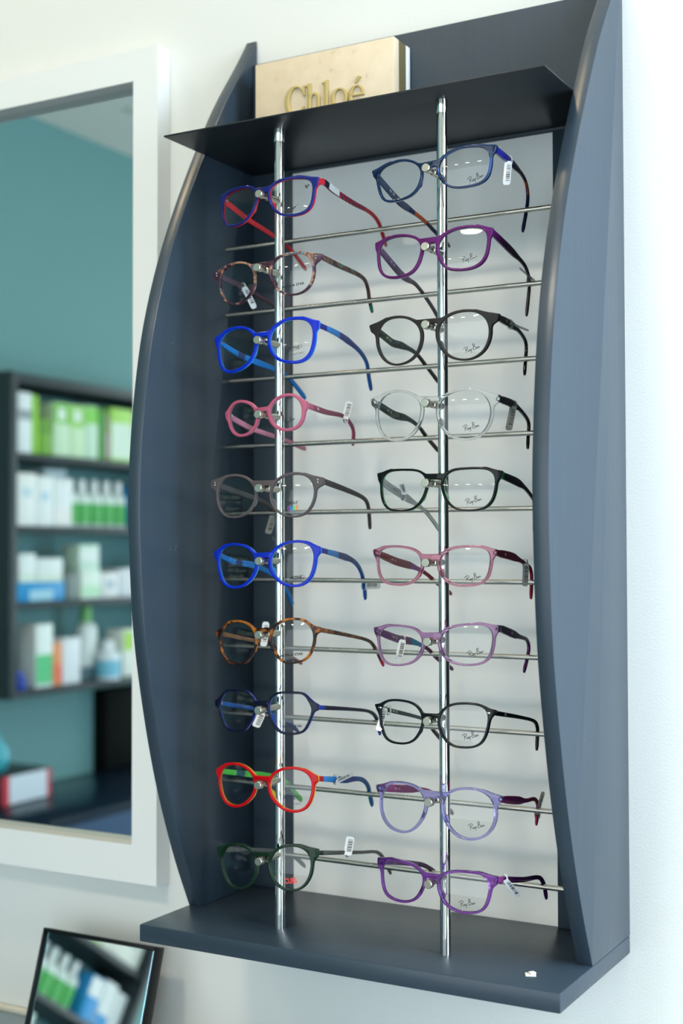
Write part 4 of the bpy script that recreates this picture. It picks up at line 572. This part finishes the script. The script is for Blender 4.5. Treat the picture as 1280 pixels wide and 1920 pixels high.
    # --- nose pads, hinges, rivets
    for sg_ in (1, -1):
        bm = bmesh.new(); bmesh.ops.create_uvsphere(bm, u_segments=14, v_segments=10, radius=1)
        an = R(196); px_, pz_ = cx+(r[int(NP*196/360)]+d['rim'][3]*.35)*math.cos(an), cz+(r[int(NP*196/360)]+d['rim'][3]*.45)*math.sin(an)
        bmesh.ops.transform(bm, matrix=Matrix.Translation((sg_*px_/1000, .0050, pz_/1000)) @ Matrix.Rotation(sg_*R(-18), 4, 'Y') @ Matrix.Rotation(sg_*R(-25), 4, 'Z') @ Matrix.Diagonal((.0010, .0026, .0042, 1)), verts=bm.verts)
        np_ = bm_obj('nose_pad', bm, g['fm'], root, 60); a = np_.data.attributes.new('layer', 'FLOAT', 'POINT'); a.data.foreach_set('value', [1.0]*len(np_.data.vertices))
    tz_ = (tipT[1]+tipB[1])/2; tx_ = (tipT[0]+tipB[0])/2
    for sg_ in (1, -1):
        yh = k*tx_**2
        bm = bmesh.new(); xa, xb = sorted((sg_*(tx_-4.2), sg_*(tx_-1.6))); add_box(bm, xa/1000, xb/1000, (yh+3.4)/1000, (yh+7.2)/1000, (tz_-1.6)/1000, (tz_+1.6)/1000, .0004); bm_obj('hinge', bm, M_HINGE, root, 40)
        if g.get('rivet'):
            bm = bmesh.new()
            for dz in ((0,) if g['rivet'] == 1 else (1.2, -1.2)):
                hx, hz = (1.7, .75) if g['rivet'] == 1 else (.7, .7); x_ = sg_*(tx_-5.2); add_box(bm, (x_-hx)/1000, (x_+hx)/1000, (k*x_*x_-.25)/1000, (k*x_*x_+.4)/1000, (tz_+dz-hz)/1000, (tz_+dz+hz)/1000, .0002)
            bm_obj('rivet', bm, M_HINGE, root, 40)
    # --- temples
    temples = {}
    for side, sg_ in (('R', 1), ('L', -1)):
        hp = np.array([sg_*(tx_-1.3), k*tx_**2+3.6, tz_]); pts = [p for p in np.array(d['t'+side]) if p[1] > hp[1]+9]
        P = catmull([hp]+pts, 9); dl = np.linalg.norm(np.diff(P, axis=0), axis=1); s_ = np.concatenate([[0], np.cumsum(dl)]); L = s_[-1]; u = np.linspace(0, 1, 56); P = np.stack([np.interp(u*L, s_, P[:, i]) for i in range(3)], 1)
        for _ in range(2): P[1:-1] = (P[:-2]+2*P[1:-1]+P[2:])/4
        Tn = np.gradient(P, axis=0); Tn /= np.linalg.norm(Tn, axis=1)[:, None]; hh_ = np.interp(u, *zip(*g['h'])); h0 = abs(tipT[1]-tipB[1]); hh_ = np.where(u < .1, hh_*(u/.1)+min(h0, hh_[6])*(1-u/.1), hh_)
        th = np.interp(u, [0, .1, .5, .8, .97, 1], [2.9, 2.8, 2.4, 2.6, 2.6, 1.6]); NS = 16; V, al, ou, up = [], [], [], []
        ang = np.arange(NS)*2*math.pi/NS; ex = .45; ca, sa = np.cos(ang), np.sin(ang); sx_, sz_ = np.sign(ca)*np.abs(ca)**ex, np.sign(sa)*np.abs(sa)**ex
        for i in range(len(u)):
            A = np.array([1., 0, 0]); A = A-Tn[i]*A.dot(Tn[i]); A /= np.linalg.norm(A); B = np.cross(A, Tn[i])
            for j in range(NS):
                V.append(P[i]+A*sx_[j]*th[i]/2+B*sz_[j]*hh_[i]/2); al.append(u[i]); ou.append(sg_*sx_[j]); up.append(sz_[j])
        Fc = [[i*NS+j, i*NS+(j+1) % NS, (i+1)*NS+(j+1) % NS, (i+1)*NS+j] for i in range(len(u)-1) for j in range(NS)]
        b = len(V); V.append(P[-1]+Tn[-1]*.6); al.append(1); ou.append(sg_*.5); up.append(0); V.append(P[0]); al.append(0); ou.append(sg_); up.append(0)
        Fc += [[(len(u)-1)*NS+j, (len(u)-1)*NS+(j+1) % NS, b] for j in range(NS)]+[[(j+1) % NS, j, b+1] for j in range(NS)]
        to = mesh_obj('temple', np.array(V)/1000, Fc, g['tm'], root, smooth=45)
        bm = bmesh.new(); bm.from_mesh(to.data); bmesh.ops.recalc_face_normals(bm, faces=bm.faces); bm.to_mesh(to.data); bm.free()
        for nm, val in (('along', al), ('outer', ou), ('up', up)):
            a = to.data.attributes.new(nm, 'FLOAT', 'POINT'); a.data.foreach_set('value', np.array(val, np.float32))
        temples[side] = to
        # white lettering on the inner face (left) and small maker's marks outside (right)
        def lettering(txt, u0, hgt, ink, inner):
            v2, f2 = text_mesh(txt, height=hgt); v2 = v2*[1, 1]; V = []
            i0 = int(u0*55); A0 = np.array([1., 0, 0])
            for p in v2:
                x = p[0]*(1 if (sg_ > 0) != inner else -1)
                # along the temple towards the tip for the viewer's reading direction
                sgl = u0*L+p[0]; uu = np.clip(sgl/L, 0, 1); c3 = np.array([np.interp(uu, u, P[:, i]) for i in range(3)]); t3 = np.array([np.interp(uu, u, Tn[:, i]) for i in range(3)]); t3 /= np.linalg.norm(t3)
                A = A0-t3*A0.dot(t3); A /= np.linalg.norm(A); B = np.cross(A, t3); V.append(c3+A*(1.0 if sg_ > 0 else 1.0)*(np.interp(uu, u, th)/2+.06)+B*p[1])
            return mesh_obj('temple_print', np.array(V)/1000, f2, ink, to)
        if side == 'L' and n in ('R1', 'R2', 'R3', 'R4', 'R5', 'R6', 'R7', 'R8', 'R9'): lettering('RB · CE', .20, 1.9, M_WINK if n != 'R5' else M_INK, True)
        if side == 'R' and n in ('L4', 'R3', 'R6', 'R7', 'R8'): lettering('RB', .17 if n != 'R7' else .3, 2.4, M_WINK, False)
        if side == 'R' and n == 'L1':
            i0, i1 = 7, 15; V, Fc = [], []
            for i in range(i0, i1):
                A = np.array([1., 0, 0]); A = A-Tn[i]*A.dot(Tn[i]); A /= np.linalg.norm(A); B = np.cross(A, Tn[i])
                for q_ in (.62, -.62): V.append(P[i]+A*(th[i]/2+.25)+B*q_*hh_[i]*.85)
            for i in range(i1-i0-1): Fc.append([2*i, 2*i+1, 2*i+3, 2*i+2])
            pl_ = mesh_obj('label_plate', np.array(V)/1000, Fc, mat('label_white', (214, 216, 218), .4), to); md = pl_.modifiers.new('t', 'SOLIDIFY'); md.thickness = .0004
    return root, temples
M_TAG = mat('tag_white', (240, 242, 244), .45); M_TAGSHADE = mat('tag_grey_shade', (112, 116, 114), .5); q = NT('tag_film'); q.set(Base_Color=lin((226, 230, 230)), Roughness=.15, Transmission_Weight=.6, IOR=1.2); M_TAGC = q.m  # the grey tag colour carries the shade of back-lit tags
TAGLAB = {'L2': 'white price tag hanging from the tortoiseshell pair seen through its left lens', 'L4': 'white barcode price tag standing up on the pink temple', 'L5': 'grey back-lit price tag hanging behind the grey-brown pair', 'L6': 'white price tag at the temple tip of the lower bright blue pair', 'L7': 'white price tag behind the bridge of the amber tortoiseshell pair', 'L8': 'white price tag hanging under the bridge of the hexagonal navy pair', 'L9': 'white price tag slanting over the blue temple of the red pair', 'L10': 'white barcode price tag standing up on the clear grey temple of the green pair',
 'R1': 'white price tag on the right temple of the topmost navy pair', 'R2': 'clear thin tag seen edge-on at the temple of the glossy purple pair', 'R3': 'clear thin tag seen edge-on at the temple of the charcoal pair', 'R4': 'barcode tag coloured back-lit grey, hanging from the black temple of the clear pair', 'R5': 'small white tag inside the white temple of the black and mint pair', 'R6': 'tag coloured back-lit dark grey, hanging from the red temple of the pink translucent pair', 'R7': 'white barcode tag seen through the left lens of the lilac pair', 'R8': 'white tag at the left hinge of the glossy black squared pair', 'R9': 'dark grey tag at the temple bend of the lavender pair', 'R10': 'white tag curling below the right hinge of the deep purple pair'}
def price_tag(n, tg, temple):
    a, b, at = [np.array(tg[k_]) for k_ in ('a', 'b', 'at')]
    t = thing('price_tag', TAGLAB[n], 'tag', Vector(at)/1000, 'price tags on the eyeglasses')
    m = {'white': M_TAG, 'grey': M_TAGSHADE, 'clear': M_TAGC}[tg['col']]; wd = tg['w']/1.95; dr = (b-a)/np.linalg.norm(b-a)
    nrm = np.array([.35, -.93, 0]); wx = np.cross(dr, nrm); wx /= np.linalg.norm(wx); nn = np.cross(wx, dr)
    NSg = 12; V = []; hl = np.linalg.norm(b-a)/2; c = (a+b)/2-at
    xs = [-1, -.92, -.75, 0, .75, .92, 1]
    for i in range(NSg+1):
        s = -1+2*i/NSg; e = max(0, (abs(s)*hl-(hl-wd*.25))/(wd*.25)) if wd*.25 < hl else 0; half = wd/2*(1-.35*e**2)
        for lay in (-.2, .2):
            for sx in (-1, -.33, .33, 1): V.append(c+dr*s*hl+wx*sx*half+nn*(lay+1.2*(s*s)*(1 if tg['col'] == 'white' else .4)))
    Fc = []
    for i in range(NSg):
        o = i*8
        for lay in (0, 4):
            for j in range(3):
                f_ = [o+lay+j, o+lay+j+1, o+8+lay+j+1, o+8+lay+j]; Fc.append(f_ if lay else f_[::-1])
        Fc += [[o, o+8, o+12, o+4], [o+3, o+7, o+15, o+11]]
    Fc += [[0, 4, 5, 1], [1, 5, 6, 2], [2, 6, 7, 3]]; o = NSg*8; Fc += [[o, o+1, o+5, o+4], [o+1, o+2, o+6, o+5], [o+2, o+3, o+7, o+6]]
    tb = mesh_obj('tag_strip', np.array(V)/1000, Fc, m, t, smooth=40); bm = bmesh.new(); bm.from_mesh(tb.data); bmesh.ops.recalc_face_normals(bm, faces=bm.faces); bm.to_mesh(tb.data); bm.free()
    if tg['col'] != 'clear':
        V, Fc = [], []; rng = random.Random(n); s = -.72
        while s < .62:
            dl_ = rng.choice((.03, .05, .09))
            for s_ in (s, s+dl_):
                for sx in (-.75, .35): V.append(c+dr*s_*hl+wx*sx*wd/2+nn*(.2+.06+1.2*(s_*s_)*(1 if tg['col'] == 'white' else .4)))
            o = len(V)-4; Fc.append([o, o+1, o+3, o+2]); s += dl_+rng.choice((.03, .05, .08))
        V2 = [v-nn*0 for v in V]; mesh_obj('barcode', np.array(V2)/1000, Fc, M_INK, t)
    # clear loop round the temple, reaching to the strip
    near = a if np.linalg.norm(a-at) < np.linalg.norm(b-at) else b; V, Fc = [], []; N = 20
    for i in range(N):
        an = 2*math.pi*i/N; p = np.array([math.cos(an)*2.3, 0, math.sin(an)*4.4])
        for wy in (-1.4, 1.4): V.append(p+np.array([0, wy, 0]))
        for wy in (1.4, -1.4): V.append(p*1.1+np.array([0, wy, 0]))
    for i in range(N):
        for q_ in range(4): Fc.append([i*4+q_, i*4+(q_+1) % 4, ((i+1) % N)*4+(q_+1) % 4, ((i+1) % N)*4+q_])
    mesh_obj('tag_loop', np.array(V)/1000, Fc, M_TAGC if n not in ('R1', 'R10', 'R7') else M_TAG, t, smooth=40)
for n in DATA:
    rt, tp = build_glasses(n); rt['group'] = 'eyeglasses on the display pegs'
    for tg in DATA[n]['tg']: price_tag(n, tg, tp[tg['side']])

# ------------------------------------------------------------------ the shop seen in the mirrors: shelving and desk on the left wall
XS = -2.60; DY = -.03
sh = thing('wall_shelving', 'dark wall shelving on the teal wall, full of green and white packages', 'shelving', (XL, -2.9+DY, -.17))
BZ = [.722, .455, .176, -.145]; SY0, SY1 = -3.42, -2.40
def sbox(nm, y0, y1, z0, z1, x0=XL+.002, x1=XS, m=M_DARK): return box(nm, x0-XL, x1-XL, y0+2.9, y1+2.9, z0+.17, z1+.17, m, sh, .002)
for z in BZ: sbox('shelf_board', SY0, SY1, z-.024, z)
sbox('top_board', SY0, SY1, .978, 1.012); sbox('side_panel', SY1, SY1+.035, -.169, 1.012, x1=XS+.02); sbox('side_panel', SY0-.035, SY0, -.169, 1.012, x1=XS+.02)
PM = {}
def pm(c):
    if c not in PM: PM[c] = mat('package_%d_%d_%d' % c, c, .4)
    return PM[c]
def carton(label, y0, y1, z, h, main, band=None, bz=(.1, .45), dx=.0, depth=.09, cat='package', group=None, face=None, fz=(0, 1)):
    """y0>y1 along the shelf, front towards the room"""
    yc = (y0+y1)/2; t = thing('product_box', label, cat, (XS-.02-dx-depth/2, yc+DY, z), group); hw_ = abs(y0-y1)/2-.001
    box('carton', -depth/2, depth/2, -hw_, hw_, 0, h, pm(main), t, .002)
    if band: box('printed_band', depth/2-.001, depth/2+.0008, -hw_*.96, hw_*.96, h*bz[0], h*bz[1], pm(band), t, 0)
    if face: box('printed_patch', depth/2-.001, depth/2+.0009, -hw_*.5, hw_*.5, h*fz[0], h*fz[1], pm(face), t, 0)
    return t
def bottle(label, y, z, h, rad, body, capc, dx=.03, group=None, band=None):
    t = thing('product_bottle', label, 'bottle', (XS-.02-dx-rad, y+DY, z), group)
    bm = bmesh.new(); add_lathe(bm, (0, 0, 0), (0, 0, 1), [(0, rad*.92), (.004, rad), (h*.62, rad), (h*.70, rad*.8), (h*.74, rad*.45)], 20); bm_obj('bottle_body', bm, pm(body), t, 40)
    bm = bmesh.new(); add_lathe(bm, (0, 0, h*.72), (0, 0, 1), [(0, rad*.55), (h*.27, rad*.5), (h*.28, rad*.4)], 18); bm_obj('cap', bm, pm(capc), t, 40)
    if band:
        bm = bmesh.new(); add_lathe(bm, (0, 0, h*.08), (0, 0, 1), [(0, rad*1.02), (h*.42, rad*1.02)], 20); bm_obj('label_band', bm, pm(band), t, 40)
    return t
A_, B_, C_, D_ = BZ
WH, LG, GR, DG, SKY = (232, 238, 238), (196, 232, 160), (118, 196, 52), (70, 130, 40), (40, 150, 214)
gA, gB, gC, gD = 'packages on the top shelf', 'packages on the second shelf', 'packages on the third shelf', 'packages on the lowest shelf'
carton('tall white and grey box at the left end of the top shelf', -2.445, -2.52, A_, .225, WH, (150, 160, 166), (.55, .72), group=gA)
carton('narrow bright green box beside the tall white box on the top shelf', -2.522, -2.556, A_, .22, (142, 204, 40), group=gA)
carton('short dark green box with bright base on the top shelf', -2.56, -2.635, A_, .135, (112, 170, 40), (92, 150, 34), (.6, .95), group=gA)
carton('pale green box with lime header, left of three on the top shelf', -2.64, -2.73, A_, .205, (206, 232, 196), GR, (.62, .98), group=gA, face=(226, 240, 226), fz=(.68, .9))
carton('pale green box with lime header, middle of three on the top shelf', -2.732, -2.82, A_, .205, (206, 234, 190), (150, 214, 90), (.58, .98), group=gA, face=(226, 240, 226), fz=(.68, .9))
carton('pale green box with lime header, right of three on the top shelf', -2.822, -2.90, A_, .21, (204, 232, 206), (132, 212, 84), (.66, .98), group=gA)
carton('slim dark green box between the pale green boxes on the top shelf', -2.904, -2.945, A_, .20, (64, 150, 50), group=gA)
carton('slim mauve and green box beside the dark green box', -2.948, -2.975, A_, .18, (150, 150, 120), (190, 160, 170), (.1, .6), group=gA)
carton('wide lime box with pale panel at the mirror edge on the top shelf', -2.98, -3.12, A_, .215, (176, 228, 110), (222, 240, 220), (.06, .72), group=gA)
carton('yellow and white box on the top shelf past the lime box', -3.124, -3.19, A_, .20, (226, 226, 214), (224, 222, 120), (.5, .9), group=gA)
carton('large cream box with grey print at the right end of the top shelf', -3.195, -3.40, A_, .215, (232, 234, 222), None, group=gA, face=(150, 172, 168), fz=(.35, .65))
carton('white box with faint blue print at the left end of the second shelf', -2.445, -2.545, B_, .195, (238, 240, 236), None, group=gB, face=(196, 218, 228), fz=(.55, .72))
carton('second white box with blue print on the second shelf', -2.548, -2.64, B_, .188, (236, 240, 238), None, group=gB, face=(186, 212, 228), fz=(.52, .68))
carton('third white box on the second shelf, in front of a taller one', -2.643, -2.745, B_, .182, (234, 238, 238), (240, 236, 232), (.05, .4), group=gB)
carton('taller pale box standing behind the white boxes on the second shelf', -2.70, -2.83, B_, .225, (214, 228, 232), dx=.10, group=gB)
for i, y in enumerate((-2.80, -2.875, -2.95, -3.025, -3.10)):
    bottle('white bottle with green label on the second shelf, %s in its row' % ['first', 'second', 'third', 'fourth', 'fifth'][i], y, B_, .19, .034, (226, 238, 232), (236, 242, 240), group=gB, band=(84, 182, 92))
carton('blue and white box on the second shelf past the green bottles', -3.15, -3.24, B_, .17, SKY, WH, (.55, .97), group=gB)
carton('white box with blue base on the second shelf near its right end', -3.245, -3.33, B_, .18, WH, SKY, (.03, .3), group=gB)
carton('white box at the right end of the second shelf', -3.333, -3.41, B_, .165, (232, 236, 236), group=gB)
t = carton('long low blue box at the left end of the third shelf', -2.445, -2.705, C_, .072, (14, 146, 206), None, group=gC, face=(160, 206, 226), fz=(.05, .6))
carton('white box stacked on the left of the long blue box', -2.455, -2.545, C_+.072, .105, (232, 238, 236), (214, 232, 214), (.05, .3), group=gC)
carton('white box stacked on the right of the long blue box', -2.55, -2.695, C_+.072, .088, (230, 236, 234), (214, 228, 206), (.05, .25), group=gC)
carton('grey box beside the long blue box on the third shelf', -2.715, -2.785, C_, .10, (120, 134, 132), group=gC)
carton('pale mint box lying on the third shelf', -2.80, -2.92, C_, .112, (226, 240, 228), (190, 232, 196), (.1, .45), group=gC)
carton('small mint box stacked on the pale mint box', -2.79, -2.91, C_+.112, .10, (206, 234, 216), (232, 240, 236), (.35, .8), group=gC)
carton('white box with grey print on the third shelf, right of the mint box', -2.925, -3.03, C_, .10, (232, 234, 234), None, group=gC, face=(176, 190, 204), fz=(.4, .7))
carton('white and lilac box on the third shelf at the mirror edge', -3.035, -3.16, C_, .115, (224, 226, 232), group=gC)
carton('green and white box on the third shelf near its right end', -3.20, -3.36, C_, .12, WH, (84, 182, 92), (.05, .4), group=gC)
bottle('silver bottle at the left end of the lowest shelf', -2.49, D_, .21, .032, (170, 182, 190), (190, 200, 206), dx=.06, group=gD)
bottle('small blue pot in front of the silver bottle', -2.475, D_, .07, .028, (40, 70, 170), (60, 90, 190), dx=-.01, group=gD)
carton('white and green box on the lowest shelf beside the silver bottle', -2.545, -2.64, D_, .235, (232, 240, 236), (84, 196, 130), (.06, .52), group=gD)
carton('narrow orange box on the lowest shelf', -2.643, -2.69, D_, .16, (238, 150, 96), (240, 110, 80), (.1, .5), group=gD)
carton('plain white box on the lowest shelf beside the orange box', -2.695, -2.80, D_, .175, (230, 234, 238), group=gD)
carton('low grey riser box on the lowest shelf', -2.86, -3.04, D_, .05, (96, 120, 130), group=gD, dx=.04)
bottle('blue and white jar in front of the grey riser', -2.955, D_, .155, .05, (226, 236, 242), (236, 240, 242), dx=-.055, group=gD, band=(120, 190, 216))
bottle('tall green and white bottle standing on the grey riser', -2.93, D_+.05, .24, .045, (232, 240, 238), (120, 190, 110), dx=.04, group=gD)
carton('green and white box at the mirror edge on the lowest shelf', -3.06, -3.18, D_, .19, (236, 240, 232), (170, 216, 90), (.55, .95), group=gD)
# desk, binder, vase, dark recess block below the shelving
dk = thing('desk', 'dark navy desk against the teal wall under the shelving', 'desk', (-2.55, -2.9, FLOOR)); DZ = -.553
q = NT('navy_desk'); q.set(Base_Color=lin((22, 40, 58)), Roughness=.22); M_DESK = q.m
box('desk_top', XL+.002+2.55, -2.28+2.55, -.95, .62, DZ-FLOOR-.03, DZ-FLOOR, M_DESK, dk, .003); box('front_panel', -2.31+2.55, -2.285+2.55, -.95, .62, 0, DZ-FLOOR-.03, mat('navy_panel', (42, 74, 108), .4), dk, .002)
box('end_panel', XL+.002+2.55, -2.31+2.55, .59, .62, 0, DZ-FLOOR-.03, M_DESK, dk, .002); box('end_panel', XL+.002+2.55, -2.31+2.55, -.95, -.92, 0, DZ-FLOOR-.03, M_DESK, dk, .002)
bn = thing('box_file', 'black box file with a white and red spine lying on the navy desk', 'box file', (-2.61, -2.55, DZ))
box('case', -.2, 0, -.10, .16, 0, .112, mat('file_black', (24, 34, 34), .4), bn, .002); box('spine_label', -.001, .0012, -.078, .122, .006, .106, mat('label_pale', (222, 230, 240), .5), bn, 0); box('spine_edge', -.001, .0012, -.098, -.079, .004, .108, mat('label_red', (206, 48, 66), .5), bn, 0); box('spine_edge', -.001, .0012, .123, .158, .004, .108, mat('label_red_b', (206, 48, 66), .5), bn, 0)
va = thing('vase', 'rounded turquoise vase standing on the box file', 'vase', (-2.69, -2.43, DZ+.112)); bm = bmesh.new(); add_lathe(bm, (0, 0, 0), (0, 0, 1), [(0, .03), (.01, .045), (.05, .062), (.09, .055), (.12, .03), (.14, .022), (.15, .026)], 24); bm_obj('vase_body', bm, mat('turquoise_glaze', (70, 170, 186), .2), va, 60)
cb = thing('recess_block', 'tall black block added for the dark recess below the shelving', 'cabinet', (XL+.12, -3.5, DZ)); box('cabinet_body', -.118, -.07, -.34, .32, 0, .34, mat('cabinet_black', (7, 12, 12), .7, spec=.1), cb, .004); box('recess_panel'  , -.07, -.056, -.33, -.012, .008, .332, mat('recess_black_b', (7, 12, 12), .7, spec=.1), cb, .002); box('recess_panel', -.07, -.056, -.008, .31, .008, .332, mat('recess_black_c', (7, 12, 12), .7, spec=.1), cb, .002)  # black block that stands in for a dark recess
